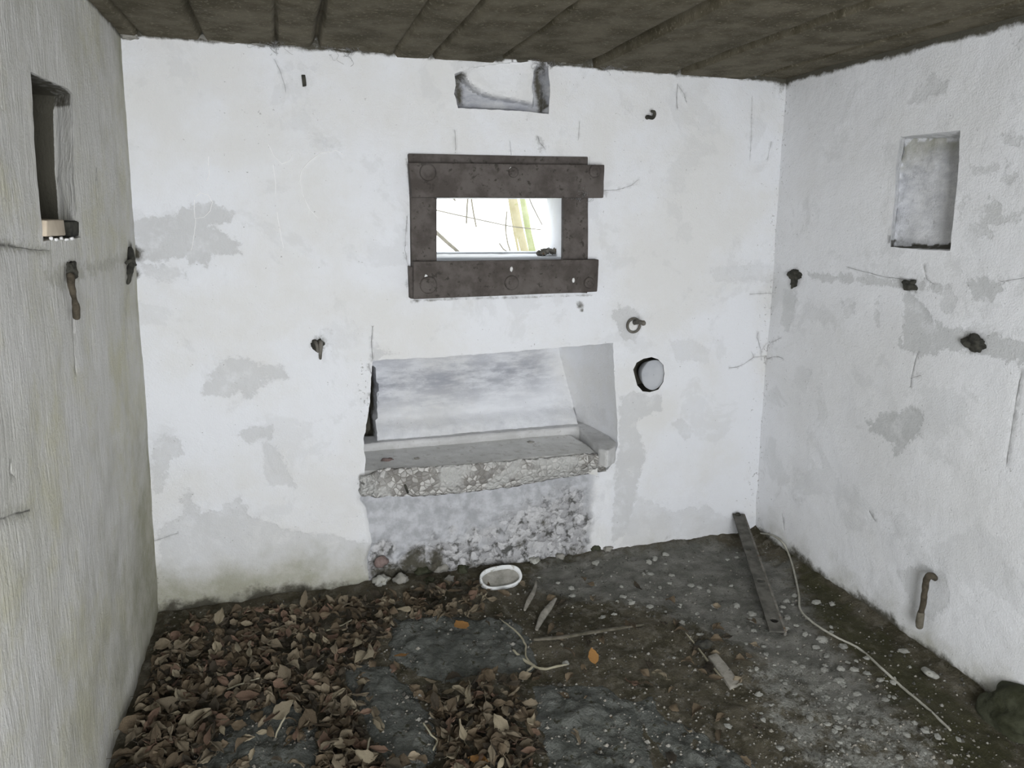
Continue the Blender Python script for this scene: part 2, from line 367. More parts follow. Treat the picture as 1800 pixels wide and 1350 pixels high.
def build_wall(name, P, outline, mat, sp, holes=(), patches=(), strokes=(), fieldfn=None, wfn=None, extra=()):
    """wall surface in its own (u, v) frame, with openings, recesses, flaked patches and cracks"""
    outline = dens(outline, sp * 2)
    H = [h['front'] for h in holes]
    pts = list(grid_in(outline, sp, H))
    for poly, s2 in extra: 
        pts = [p for p in pts if not inside(np.array([p]), poly)[0]] + list(grid_in(poly, s2, H, margin=0.6, seed=5))
    pts = np.array(pts)
    sl = []
    for px, hw, fld, dep in strokes:
        pl = [P.uv(*p) for p in px]; pl = dens(pl, 0.007, 0.0022 if hw > .001 else .001, seed=len(sl), closed=False, jf=30); hw = hw * .62
        sl.append((pl, hw, fld, dep))
        pts = pts[seg_d(pts, pl, False) > max(hw * 1.6, 0.003)]
    add = []
    for pl, hw, fld, dep in sl:
        for i, p in enumerate(pl):
            a = pl[max(i - 1, 0)]; b = pl[min(i + 1, len(pl) - 1)]; d = (b - a) / (np.hypot(*(b - a)) + 1e-9); nn = np.array([-d[1], d[0]])
            ww = hw * (0.7 + 0.6 * abs(nz(p[0], p[1], 60, 3)))
            add += [p, p + nn * ww, p - nn * ww]
    if add:
        add = np.array(add)
        for h in H: add = add[~inside(add, h) & (seg_d(add, h) > 0.002)]
        pts = np.vstack([pts, add])
    vv, T = cdt(outline, H, pts)
    def fields(vv):
        F = {f: np.zeros(len(vv)) for f in FIELDS}
        for px, kk in patches:
            sd = 0.5 + sdist(vv, [P.uv(*p) for p in px]) / 0.07; sd = np.clip(sd, 0, 1)
            up = sd > F['peel']; F['peel'] = np.maximum(F['peel'], sd); F['peelk'] = np.where(up, kk, F['peelk'])
        for pl, hw, fld, dep in sl:
            F[fld] = np.maximum(F[fld], np.clip(1 - seg_d(vv, pl, False) / hw, 0, 1))
        if fieldfn: fieldfn(vv, F)
        return F
    def disp(vv, F):
        w = np.array([0.010 * nz(a, b, 1.7, 1) + 0.004 * nz(a, b, 7, 2) + 0.0015 * nz(a, b, 30, 3) for a, b in vv])
        w -= 0.0018 * sm((F['peel'] - 0.45) / 0.1) * F['peelk'] + 0.0015 * F['line']
        if wfn: w += wfn(vv, F)
        return w
    Fd = fields(vv); w = disp(vv, Fd)
    V = [P.at(a, b, c) for (a, b), c in zip(vv, w)]; Fc = [tuple(int(i) for i in t) for t in T]
    A = {f: list(Fd[f]) for f in FIELDS}
    def addv(u, v, ww, vals):
        V.append(P.at(u, v, ww))
        for f in FIELDS: A[f].append(float(vals.get(f, 0)))
        return len(V) - 1
    for h in holes:
        fr = np.array(h['front']); Fh = fields(fr); wh = disp(fr, Fh); n = len(fr)
        prev = [addv(fr[i][0], fr[i][1], wh[i], h.get('rev', {})) for i in range(n)]; pc = [(fr[i][0], fr[i][1], wh[i]) for i in range(n)]
        for lp in h['loops']:         # each loop: (list of n (u,v), w, subdivisions, values)
            L, wl, sub, vals = lp
            tgt = [(L[i][0], L[i][1], wl) for i in range(n)]
            for s_ in range(1, sub + 1):
                t = s_ / sub; cur = []
                for i in range(n):
                    a = np.array(pc[i]) * (1 - t) + np.array(tgt[i]) * t
                    if s_ < sub: a = a + np.array(noise.noise_vector(Vector(a) * 30)) * 0.002
                    cur.append(addv(*a, vals(a[0], a[1]) if callable(vals) else vals))
                for i in range(n):
                    j = (i + 1) % n; Fc.append((prev[i], prev[j], cur[j], cur[i]))
                prev = cur
            pc = tgt
        if h.get('cap'):
            L = [np.array(p[:2]) for p in pc]; g = grid_in(L, h.get('capsp', 0.012), ())
            v2, T2 = cdt(L, [], g); Fz = {f: np.zeros(len(v2)) for f in FIELDS}; w2 = h['cap'](v2, Fz); b = len(V); wl_ = pc[0][2]; w2 = wl_ + (np.asarray(w2) - wl_) * sm(seg_d(v2, L) / h.get('fade', 0.012))
            for i in range(len(v2)): addv(v2[i][0], v2[i][1], w2[i], {f: Fz[f][i] for f in FIELDS})
            Fc += [tuple(int(i) + b for i in t) for t in T2]
    o = obj(name, V, Fc, mat)
    for f in FIELDS:
        at = o.data.attributes.new(f, 'FLOAT', 'POINT'); at.data.foreach_set('value', np.array(A[f], dtype=np.float32))
    bm = bmesh.new(); bm.from_mesh(o.data); bmesh.ops.remove_doubles(bm, verts=bm.verts, dist=0.0002)
    bm.to_mesh(o.data); bm.free()
    o.data.set_sharp_from_angle(angle=math.radians(50))
    tag(o, kind='structure')
    return o
def hole_px(P, px, step=0.010, jit=0.003, seed=0): return dens([P.uv(*p) for p in px], step, jit, seed)

# ------------------------------------------------------------------ wall_back
WOP = [(766, 345), (992, 346), (992, 458), (766, 459)]                     # embrasure mouth
f_win = hole_px(PB, WOP, 0.02, 0.001)
DW = 0.34
far_c = [PB.uv(742, 350, -DW), PB.uv(961, 350, -DW), PB.uv(961, 444, -DW), PB.uv(742, 445, -DW)]
def remap(front, fc, tc):
    """bilinear transfer of the points of a quad (tl, tr, br, bl) onto another"""
    out = []
    fc = [np.array(a) for a in fc]; tc = [np.array(a) for a in tc]
    for p in front:
        s = 0.5; t = 0.5
        for _ in range(12):
            q = (1 - t) * ((1 - s) * fc[0] + s * fc[1]) + t * ((1 - s) * fc[3] + s * fc[2])
            ds = (1 - t) * (fc[1] - fc[0]) + t * (fc[2] - fc[3]); dt = (1 - s) * (fc[3] - fc[0]) + s * (fc[2] - fc[1])
            A_ = np.array([ds, dt]).T; e = np.linalg.solve(A_, np.array(p) - q); s += e[0]; t += e[1]
        out.append((1 - t) * ((1 - s) * tc[0] + s * tc[1]) + t * ((1 - s) * tc[3] + s * tc[2]))
    return out
wfc = [PB.uv(*p) for p in WOP]
hole_win = dict(front=f_win, rev=dict(), loops=[(remap(f_win, wfc, far_c), -DW, 8, dict())])
# wide recess holding the ledge
ND = 0.35
NPX = [(655, 634), (700, 631), (760, 629), (860, 621), (960, 612), (1040, 606), (1078, 603), (1080, 650), (1083, 700), (1086, 750),
       (1085, 785), (1077, 812), (1069, 826), (1010, 834), (885, 858), (742, 872), (640, 873), (639, 845), (643, 810), (640, 790), (639, 772), (646, 735), (651, 700), (653, 665)]
f_n = hole_px(PB, NPX, 0.012, 0.0035, 2)
nfc = [PB.uv(655, 634), PB.uv(1078, 603), PB.uv(1075, 826), PB.uv(640, 873)]
_r1 = PB.uv(1014, 700, -ND)[0]; _r2 = PB.uv(972, 650, -ND)[0]; _l1 = nfc[0][0] - 0.06
ntc = [np.array((_l1, nfc[0][1] + 0.01)), np.array((_r2, nfc[1][1] + 0.01)), np.array((_r1, nfc[2][1])), np.array((_l1 - 0.02, nfc[3][1]))]
b_n = [np.array(p) for p in remap(f_n, nfc, ntc)]
def cap_niche(vv, F):
    hgt = vv[:, 1]
    z0 = PB.uv(840, 745, -ND)[1]
    w = np.full(len(vv), -ND)
    w += np.array([0.008 * nz(a, b, 6, 4) + 0.004 * nz(a, b, 30, 5) for a, b in vv])
    t = sm(1 - (hgt - z0) / 0.10)
    w += t * np.array([0.010 * abs(nz(a, b, 35, 6)) for a, b in vv]) + 0.05 * sm(1 - (hgt - z0) / 0.06)
    # sooty damp stain on the upper half of the recess
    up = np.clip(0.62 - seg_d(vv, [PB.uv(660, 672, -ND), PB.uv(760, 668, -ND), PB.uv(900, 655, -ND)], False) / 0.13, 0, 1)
    F['soot_shade'] = np.clip(1 - seg_d(vv, [PB.uv(660, 675, -ND), PB.uv(760, 668, -ND), PB.uv(930, 650, -ND)], False) / 0.15, 0, 1) * 0.8 + 0.22
    F['rubble'] = 0.45 * t
    # open crack along the left end of the recess
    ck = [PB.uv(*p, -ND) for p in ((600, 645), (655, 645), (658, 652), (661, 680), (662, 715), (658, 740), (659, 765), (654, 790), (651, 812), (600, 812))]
    g = sm(sdist(vv, ck) / 0.006 + 0.5); w -= 0.16 * g; F['dirt_shade'] = 1.3 * g  # crack cut deep, its shade also painted into the colour
    return w
def arc_loops(n_):
    out = []
    for s_ in range(1, n_ + 1):
        a = 0.5 * math.pi * s_ / n_; tw = 1 - math.cos(a)          # lateral progress lags behind depth
        dep = math.sin(a); L = []
        for p, q_ in zip(f_n, b_n):
            right = p[0] > nfc[1][0] - 0.08
            k_ = (0.55 * (s_ / n_) + 0.45 * tw) if right else s_ / n_
            L.append(np.array(p) * (1 - k_) + np.array(q_) * k_)
        out.append((L, -ND * (0.5 * dep + 0.5 * s_ / n_), 1, dict()))
    return out
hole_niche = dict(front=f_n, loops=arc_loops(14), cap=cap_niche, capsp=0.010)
# round hole
cpx = [(1114, 650), (1120, 638), (1132, 631), (1146, 628), (1158, 632), (1167, 642), (1169, 657), (1167, 672), (1158, 685), (1143, 690), (1130, 688), (1121, 678), (1117, 664)]
f_r = hole_px(PB, cpx, 0.008, 0.001, 5)
hole_round = dict(front=f_r, loops=[(f_r, -0.006, 1, dict(dirt_shade=0.95)), (f_r, -0.14, 5, dict(dirt_shade=1.2))], cap=lambda v, F: (F['dirt_shade'].__iadd__(1.0), np.full(len(v), -0.14))[1])  # sides and back tinted dark to stand for the shade in the hole
# broken pocket high under the ceiling
tpx = [(799, 130), (830, 118), (880, 112), (930, 108), (948, 100), (962, 104), (966, 150), (964, 201), (920, 196), (850, 192), (806, 190), (802, 175), (798, 165), (801, 150)]
f_t = hole_px(PB, tpx, 0.010, 0.0025, 6)
curve = [PB.uv(*p) for p in ((795, 120), (812, 128), (831, 148), (850, 160), (870, 167), (917, 175), (945, 181), (944, 160), (941, 140), (948, 95))]
cur_poly = curve + [PB.uv(948, 80), PB.uv(790, 80)]
def cap_top(vv, F):
    sd = sdist(vv, cur_poly)
    a = sm(sd / 0.012 + 0.5)
    vt = PB.uv(870, 110)[1]; vb = PB.uv(870, 170)[1]
    slope = -0.004 - 0.03 * np.clip((vt - vv[:, 1]) / (vt - vb), 0, 1)
    w = a * slope + (1 - a) * -0.068 + np.array([0.004 * nz(p, q, 30, 8) for p, q in vv])
    F['peel'] = 1 - a; F['peelk'] = np.full(len(vv), 1.0); F['soot_shade'] = (1 - a) * 1.0
    l = seg_d(vv, [PB.uv(812, 135), PB.uv(815, 175)], False); r = seg_d(vv, [PB.uv(953, 105), PB.uv(956, 150), PB.uv(962, 195)], False)
    F['dirt_shade'] = np.clip(0.85 - l / 0.05, 0, 1) + np.clip(0.85 - r / 0.035, 0, 1)  # shade of the right-hand notch painted in; left side darker too
    e = seg_d(vv, f_t); w = w * sm(e / 0.006)
    top = sm((vv[:, 1] - PB.uv(870, 118)[1]) / 0.02) ; w = w * (1 - top) 
    w -= 0.0
    return w
hole_top = dict(front=f_t, loops=[([p for p in f_t], -0.002, 1, dict(peel=0.8, peelk=1.0))], cap=cap_top, capsp=0.007)

back_patches = [
 ([(236, 392), (262, 378), (300, 382), (330, 362), (375, 357), (408, 372), (404, 392), (372, 398), (420, 428), (422, 447), (368, 448), (364, 465), (334, 465), (330, 450), (300, 452), (270, 462), (240, 455)], 0.75),
 ([(245, 455), (275, 470), (320, 475), (330, 488), (290, 494), (255, 490)], 0.45),
 ([(352, 680), (372, 660), (390, 632), (430, 628), (452, 640), (500, 645), (510, 665), (470, 668), (440, 700), (420, 690), (390, 700), (362, 696)], 0.6),
 ([(415, 765), (440, 748), (480, 752), (478, 775), (455, 770), (440, 780)], 0.6),
 ([(268, 780), (290, 765), (318, 772), (322, 800), (300, 808), (285, 860), (272, 870)], 0.5),
 ([(458, 770), (490, 790), (505, 830), (520, 860), (470, 850)], 0.4),
 ([(278, 930), (300, 918), (322, 905), (318, 875), (330, 860), (352, 905), (390, 895), (420, 870), (440, 905), (500, 930), (600, 945), (660, 960), (650, 1010), (560, 1040), (430, 1060), (280, 1080)], 0.55),
 ([(1072, 545), (1095, 540), (1120, 548), (1132, 575), (1118, 600), (1100, 600), (1085, 575)], 0.7),
 ([(1092, 700), (1112, 690), (1160, 695), (1165, 720), (1120, 740), (1135, 800), (1120, 860), (1105, 930), (1075, 960), (1078, 880), (1084, 800)], 0.65),
 ([(1108, 692), (1155, 693), (1160, 712), (1112, 715)], 0.5),
 ([(1180, 600), (1215, 596), (1250, 615), (1245, 640), (1215, 632), (1190, 640)], 0.3),
 ([(1180, 745), (1200, 735), (1220, 760), (1205, 775)], 0.35),
 ([(1120, 870), (1180, 900), (1240, 890), (1320, 930), (1150, 970), (1090, 960)], 0.35),
 ([(795, 100), (850, 108), (900, 110), (935, 108), (930, 125), (870, 120), (820, 126), (796, 128)], 0.35),
 ([(498, 118), (520, 112), (560, 118), (552, 124)], 0.15),
 ([(944, 240), (955, 238), (961, 255), (958, 272), (949, 262)], 1.0),
 ([(1060, 330), (1062, 345), (1070, 340)], 0.8),
 ([(1085, 160), (1105, 175), (1118, 195), (1100, 200)], 0.2),
 ([(654, 600), (668, 618), (700, 628), (655, 636)], 0.6),
 ([(1250, 470), (1340, 462), (1385, 470), (1385, 500), (1340, 492), (1260, 495)], 0.28),
 ([(545, 250), (590, 245), (600, 252), (560, 262)], 0.12),
]
back_strokes = [
 ([(655, 575), (653, 600), (656, 634)], 0.0035, 'line', 1),
 ([(648, 640), (653, 660), (651, 700)], 0.002, 'line', 1),
 ([(1380, 640), (1345, 626), (1325, 628), (1308, 640), (1296, 645), (1282, 647)], 0.003, 'line', 1),
 ([(1338, 632), (1336, 612), (1330, 592), (1332, 585)], 0.0022, 'line', 1), ([(1337, 618), (1346, 604), (1358, 598)], 0.0015, 'line', 1),
 ([(1343, 628), (1346, 645)], 0.002, 'line', 1), ([(1326, 630), (1320, 618)], 0.0015, 'line', 1),
 ([(1318, 517), (1345, 515), (1366, 517)], 0.0018, 'line', 1),
 ([(1192, 148), (1190, 165), (1191, 188)], 0.003, 'line', 1), ([(1193, 150), (1203, 166), (1206, 177)], 0.0015, 'line', 1),
 ([(273, 950), (290, 945), (312, 938)], 0.0018, 'line', 1),
 ([(800, 230), (801, 268)], 0.0018, 'line', 1), ([(896, 250), (898, 272)], 0.0014, 'line', 1),
 ([(483, 105), (494, 128), (500, 150), (502, 160)], 0.0013, 'line', 1),
 ([(945, 240), (948, 250), (958, 262)], 0.003, 'line', 1), ([(1018, 215), (1016, 245)], 0.0013, 'line', 1),
 ([(1322, 170), (1320, 230), (1318, 280)], 0.0012, 'line', 1), ([(1365, 455), (1362, 470)], 0.0012, 'line', 1),
 ([(720, 475), (712, 440), (716, 380)], 0.0012, 'line', 1), ([(1035, 290), (1036, 276)], 0.0015, 'line', 1),
 ([(1062, 335), (1085, 334), (1110, 326), (1122, 316)], 0.0013, 'line', 1),
 ([(1355, 250), (1352, 265), (1349, 280)], 0.0015, 'line', 1),
]
for y in range(545, 1000, 34): pass
uW = float(np.dot(BR - BL, PB.eu))
rub_poly = [PB.uv(*p) for p in ((640, 866), (742, 866), (885, 852), (1010, 828), (1075, 818), (1070, 870), (1060, 930), (1068, 1000), (900, 1060), (640, 1080), (650, 1035), (646, 985), (654, 955), (650, 930), (644, 895), (632, 880))]
def back_fields(vv, F):
    u, v = vv[:, 0], vv[:, 1]
    nn = np.array([nz(a, b, 5, 9) for a, b in vv]); n2 = np.array([nz(a, b, 14, 19) for a, b in vv])
    left = sm(1 - (u - 0.55) / 0.5)                                                    # damp foot of the wall, strongest in the left corner
    F['green'] = np.clip((0.28 - v) / 0.30, 0, 1) * (0.35 + 0.65 * left) + 0.22 * left * np.clip((0.75 - v) / 0.6, 0, 1)
    F['green'] += np.clip(0.35 - np.abs(u) / 0.10, 0, 1) * 0.4
    F['dirt_shade'] = np.clip((0.055 + 0.05 * left - v + 0.05 * nn + 0.03 * n2) / 0.09, 0, 1) * 0.95
    zt = ZC
    F['dirt_shade'] += np.clip(1 - (zt - v) / (0.016 + 0.016 * n2), 0, 1) * 0.8
    # grey mortar lumps at the joint with the ceiling
    for px, r in (((605, 78), 0.05), (( 1062, 112), 0.035), ((958, 112), 0.05), ((1085, 112), 0.03), ((1375, 155), 0.05), ((220, 62), 0.03), ((690, 78), 0.03), ((990, 100), 0.025)):
        c = PB.uv(*px); d = np.hypot(u - c[0], v - c[1]); F['dirt_shade'] += np.clip(0.65 * (1 - d / r), 0, 1)
    # darker round the fixings and under the steel frame
    for px, r, k in (((560, 605), 0.055, 0.75), ((575, 595), 0.09, 0.38), ((1142, 203), 0.03, 0.5), ((1115, 572), 0.05, 0.25), ((1405, 500), 0.06, 0.7), ((1020, 535), 0.03, 0.75),
                     ((1022, 545), 0.018, 0.8), ((234, 445), 0.05, 0.9), ((236, 480), 0.035, 0.8), ((1345, 627), 0.035, 0.5), ((719, 500), 0.03, 0.6), ((648, 780), 0.02, 0.5), ((535, 155), 0.02, 0.3), ((1145, 688), 0.02, 0.5)):
        c = PB.uv(*px); d = np.hypot(u - c[0], v - c[1]); F['dirt_shade'] = np.maximum(F['dirt_shade'], np.clip(k * 1.25 * (1 - d / r), 0, k))
    e = seg_d(vv, [PB.uv(722, 530), PB.uv(800, 524), PB.uv(1040, 518)], False); F['dirt_shade'] = np.maximum(F['dirt_shade'], np.clip(0.62 - e / 0.025, 0, 1))
    e = seg_d(vv, [PB.uv(715, 268), PB.uv(715, 530)], False); F['dirt_shade'] = np.maximum(F['dirt_shade'], np.clip(0.45 - e / 0.025, 0, 1))
    e = seg_d(vv, [PB.uv(640, 640), PB.uv(650, 800), PB.uv(640, 860)], False); F['speck'] = np.clip(1 - e / 0.04, 0, 1)
    F['speck'] += np.clip(1 - u / 0.05, 0, 1) * 1.0 + np.clip(1 - (uW - 0.05 - u) / 0.05, 0, 1) * 0.5
    rb = np.clip(0.5 + sdist(vv, rub_poly) / 0.03, 0, 1); rr = 1 - 0.6 * sm((u - PB.uv(1000, 900)[0]) / 0.15)
    F['rubble'] = rb * rr
    cx, cy = PB.uv(1010, 925); bx = np.clip(1.25 - np.hypot((u - cx) / 0.42, (v - cy) / 0.20), 0, 1)
    F['clump'] = F['rubble'] * np.clip(np.maximum(bx, (0.22 - v + 0.1 * n2) / 0.12), 0, 1)
    F['dirt_shade'] = np.maximum(F['dirt_shade'], F['rubble'] * np.clip((0.235 - 0.06 * (u > 1.0) - v + 0.20 * nn + 0.12 * n2) / 0.20, 0, 1.05))
    F['dirt_shade'] *= 1 - 0.15 * F['rubble']
    c = PB.uv(665, 990); d = np.hypot(u - c[0], v - c[1]); F['peelk'] = F['peelk']
def back_w(vv, F):
    r = F['rubble']; k = np.where(r > 0.02)[0]; w = np.zeros(len(vv))
    for i in k:
        a, b = vv[i]; a2 = a + 0.03 * nz(a, b, 16, 7) + .008 * nz(a, b, 60, 9); b2 = b + 0.03 * nz(a, b, 16, 8); d = noise.voronoi(Vector((a2 * 24, b2 * 27, 0)))[0]
        d2 = noise.voronoi(Vector((a * 55, b * 55, 3)))[0]
        amp = 0.4 + 0.6 * sm(np.array([0.5 + 1.4 * nz(a, b, 4, 12)]))[0]
        low = float(F['clump'][i]); dome = 1 - min(1.0, d[0] / 0.62) ** 2; dome2 = 1 - min(1.0, d2[0] / 0.62) ** 2
        w[i] = sm(np.array([r[i] * 1.2]))[0] * (-0.024 + amp * low * (0.017 * dome + 0.006 * dome2) + 0.012 * nz(a, b, 9, 4) + 0.005 * nz(a, b, 24, 6) + 0.02 * (1 - low) * 0.5)
    return w
tl = PB.uv(213, 62)
out_b = [(-0.03, -0.08), (uW + 0.03, -0.08), (uW + 0.05, ZC + 0.06), (tl[0] - 0.03, ZC + 0.06)]
out_b = [(-0.14, -0.08), (uW + 0.10, -0.08), (uW + 0.10, ZC + 0.06), (tl[0] - 0.20, ZC + 0.06)]
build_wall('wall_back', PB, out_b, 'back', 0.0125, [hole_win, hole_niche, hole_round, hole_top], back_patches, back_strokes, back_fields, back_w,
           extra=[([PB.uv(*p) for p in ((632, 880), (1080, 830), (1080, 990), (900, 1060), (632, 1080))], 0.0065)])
# silvery thread marks drawn on the limewash
def trail(px, r=0.0011, seed=0):
    pl = dens([PB.uv(*p) for p in px], 0.01, 0.004, seed, False, 20)
    pts = [PB.at(a, b, 0.0015 + 0.010 * nz(a, b, 1.7, 1) + 0.004 * nz(a, b, 7, 2)) for a, b in pl]
    return tube(pts, r, 5, 1)
circ = [(560, 385), (545, 370), (533, 345), (528, 320), (531, 300), (545, 283), (565, 270), (590, 264), (603, 272)]
for nm, L, lb in (('thread_mark', [circ], 'silvery thin wide open arc mark on the white wall left of the steel frame'),
              ('thread_mark', [[(368, 275), (368, 305), (364, 318)], [(345, 345), (352, 340), (366, 342), (374, 355), (370, 370), (358, 381), (344, 384), (343, 360), (342, 352)], [(343, 384), (341, 410), (336, 440)]], 'silvery thin looped mark on the white wall above the grey stain near the left corner'),
              ('thread_mark', [[(480, 290), (484, 320), (485, 346)], [(486, 372), (492, 400), (498, 435)]], 'silvery thin upright broken line mark between the loop and the wide bow'),
              ('thread_mark', [[(472, 255), (482, 275), (495, 288), (508, 283), (514, 272)]], 'silvery thin hook shaped mark on the white wall, topmost of the thread marks')):
    v, f = join(*[trail(a, seed=i) for i, a in enumerate(L)])
    tag(obj(nm, v, f, 'chalk', origin=PB.hit(*L[0][0])), lb, 'mark', 'silvery thread marks on the back wall')

# ------------------------------------------------------------------ wall_left
LEN = 3.9
lp = [(60, 127), (90, 141), (120, 156), (127, 165), (128, 220), (131, 300), (138, 388), (142, 392), (143, 418), (118, 420), (80, 424), (74, 360), (69, 280), (64, 190)]
f_l = hole_px(PL, lp, 0.012, 0.002, 11)
lfc = [PL.uv(60, 127), PL.uv(127, 159), PL.uv(143, 418), PL.uv(80, 424)]
LD = 0.055
r_top = PL.uv(96, 160, -LD); r_bot = PL.uv(109, 390, -LD)
ltc = [np.array(lfc[0]), np.array((r_top[0], lfc[1][1])), np.array((r_bot[0], lfc[2][1] - 0.0)), np.array(lfc[3])]
l2 = remap(f_l, lfc, ltc)
hole_slot = dict(front=f_l, loops=[(l2, -LD, 5, lambda a, b: dict(green=0.1, dirt_shade=0.75 if b > PL.uv(100, 158)[1] - 0.02 else 0)), (l2, -LD - .004, 1, dict(dirt_shade=1.0)), (l2, -0.5, 5, dict(dirt_shade=1.0))], cap=lambda v, F: (F['dirt_shade'].__iadd__(1.0), np.full(len(v), -0.5))[1], capsp=0.05)  # shade inside the slot and under its top painted as dark colour
left_patches = [([(85, 480), (110, 468), (150, 466), (200, 452), (236, 436), (240, 462), (180, 476), (150, 486), (125, 505), (98, 503)], 0.75),
                ([(0, 898), (40, 888), (75, 885), (60, 905), (0, 920)], 0.7), ([(0, 425), (40, 430), (100, 440), (100, 446), (40, 440), (0, 438)], 0.8)]
left_strokes = [([(0, 431), (15, 432), (30, 434)], 0.010, 'line', 1), ([(30, 434), (60, 438), (92, 441)], 0.003, 'line', 1), ([(133, 563), (134, 600), (136, 652)], 0.0022, 'line', 1),
                ([(166, 305), (167, 330), (168, 356)], 0.0018, 'line', 1), ([(224, 495), (222, 560), (226, 640)], 0.0016, 'line', 1),
                ([(18, 815), (17, 830), (22, 835)], 0.003, 'line', 1), ([(0, 912), (25, 905), (55, 897)], 0.006, 'line', 1),
                ([(20, 290), (24, 340), (26, 380)], 0.0016, 'line', 1)]
def left_fields(vv, F):
    u, v = vv[:, 0], vv[:, 1]
    F['green'] = 0.22 + 0.62 * np.clip((1.0 - v) / 0.9, 0, 1) * np.clip(1.25 - u / 1.2, 0.4, 1) + 0.34 * np.clip(1 - u / 0.40, 0, 1) + 0.2 * np.clip((v - 1.75) / 0.2, 0, 1)
    F['dirt_shade'] = np.clip(0.5 * (1 - v / 0.04), 0, 1) + np.clip(1 - (ZC - v) / 0.02, 0, 1)
    F['dirt_shade'] += np.clip((u - 0.55) / 0.5, 0, 1) * np.clip((v - 1.93) / 0.06, 0, 1)
    for px, r, k in (((126, 478), 0.035, 0.8), ((128, 500), 0.025, 0.55), ((228, 440), 0.06, 0.85), ((232, 475), 0.05, 0.8), ((133, 545), 0.02, 0.5), ((105, 418), 0.03, 0.4), ((205, 30), 0.05, 0.9), ((210, 45), 0.05, 0.9), ((132, 403), 0.03, 0.8),
                     ((140, 883), 0.008, 0.8), ((110, 1040), 0.008, 0.6), ((60, 125), 0.03, 0.3), ((30, 903), 0.06, 0.35)):
        c = PL.uv(*px); d = np.hypot(u - c[0], v - c[1]); F['dirt_shade'] = np.maximum(F['dirt_shade'], np.clip(k * 1.3 * (1 - d / r), 0, k))
    e = seg_d(vv, [PL.uv(128, 490), PL.uv(131, 530), PL.uv(134, 560)], False); F['dirt_shade'] = np.maximum(F['dirt_shade'], np.clip(0.7 - e / 0.02, 0, 1))
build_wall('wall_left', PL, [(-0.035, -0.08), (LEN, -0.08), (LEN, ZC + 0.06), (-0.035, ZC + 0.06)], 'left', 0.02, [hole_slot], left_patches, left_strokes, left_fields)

# ------------------------------------------------------------------ wall_right
rp = [(1583, 240), (1625, 236), (1685, 229), (1683, 270), (1680, 320), (1675, 380), (1668, 441), (1620, 439), (1565, 434), (1566, 400), (1571, 350), (1574, 300)]
f_r2 = hole_px(PR, rp, 0.010, 0.002, 21)
RD = 0.075
ru = np.array([p[0] for p in f_r2]); rc = np.array([np.mean([p[0] for p in f_r2]), np.mean([p[1] for p in f_r2])])
b_r2 = remap(f_r2, [PR.uv(1583, 240), PR.uv(1685, 229), PR.uv(1668, 441), PR.uv(1565, 434)], [np.array(PR.uv(*p, -RD)) for p in ((1592, 243), (1702, 243), (1686, 426), (1573, 434))])
_rb = PR.uv(1620, 425)[1]
def cap_r(vv, F):  # grey back with its lit gradient painted in, darker towards the top
    F['peel'] = np.full(len(vv), 0.35); F['peelk'] = np.full(len(vv), 0.6); F['soot_shade'] = np.clip(0.35 + 0.5 * (vv[:, 1] - PR.uv(1630, 420)[1]) / 0.35, 0.3, 0.8)
    t = PR.uv(1630, 300)[1]; F['green'] = 0.25 + 0.45 * np.clip((vv[:, 1] - t + 0.05) / 0.15, 0, 1)
    F['dirt_shade'] = np.clip(0.35 * (vv[:, 1] - t) / 0.15, 0, 0.3)
    return -RD + np.array([0.004 * nz(a, b, 20, 8) for a, b in vv])
hole_nr = dict(front=f_r2, loops=[(b_r2, -RD, 4, lambda a, b: dict(peel=0.5, peelk=0.6, dirt_shade=0.8 if b < _rb - 0.0 else 0.0))], cap=cap_r)
right_patches = [
 ([(1522, 742), (1545, 735), (1555, 720), (1572, 728), (1585, 733), (1590, 712), (1608, 715), (1622, 728), (1620, 755), (1628, 760), (1600, 775), (1592, 795), (1575, 797), (1570, 780), (1555, 772), (1540, 765), (1528, 760)], 0.75),
 ([(1415, 480), (1470, 483), (1560, 490), (1620, 498), (1670, 500), (1672, 515), (1640, 512), (1600, 508), (1560, 503), (1500, 498), (1440, 492)], 0.55),
 ([(1588, 510), (1604, 520), (1620, 540), (1640, 570), (1700, 578), (1800, 600), (1800, 640), (1740, 622), (1690, 618), (1650, 612), (1640, 625), (1600, 622), (1582, 612), (1585, 560)], 0.62),
 ([(1697, 498), (1720, 488), (1755, 492), (1760, 512), (1735, 530), (1710, 528)], 0.6),
 ([(1660, 510), (1680, 520), (1675, 545), (1655, 552), (1650, 530)], 0.35),
 ([(1378, 510), (1398, 512), (1396, 560), (1385, 582), (1374, 570)], 0.4),
 ([(1480, 530), (1500, 535), (1502, 555), (1485, 558)], 0.4), ([(1538, 525), (1545, 525), (1543, 570), (1536, 560)], 0.35),
 ([(1595, 180), (1615, 150), (1640, 132), (1665, 145), (1660, 162), (1640, 165), (1620, 180)], 0.4),
 ([(1700, 290), (1720, 293), (1760, 285), (1768, 292), (1730, 303), (1705, 305)], 0.45), ([(1765, 300), (1790, 305), (1770, 330), (1758, 322)], 0.4),
 ([(1740, 345), (1762, 350), (1760, 380), (1800, 370), (1800, 385), (1755, 392), (1700, 395), (1730, 380)], 0.5),
 ([(1690, 345), (1700, 350), (1685, 385), (1678, 370)], 0.4), ([(1700, 400), (1740, 400), (1738, 422), (1705, 412)], 0.4),
 ([(1760, 240), (1800, 242), (1800, 258), (1765, 255)], 0.4), ([(1775, 60), (1790, 68), (1785, 78)], 0.4),
 ([(1575, 1005), (1625, 990), (1660, 1010), (1670, 1060), (1640, 1090), (1600, 1060)], 0.35),
 ([(1400, 640), (1430, 650), (1415, 690), (1395, 680)], 0.2), ([(1780, 610), (1800, 612), (1800, 655), (1790, 640)], 0.6),
]
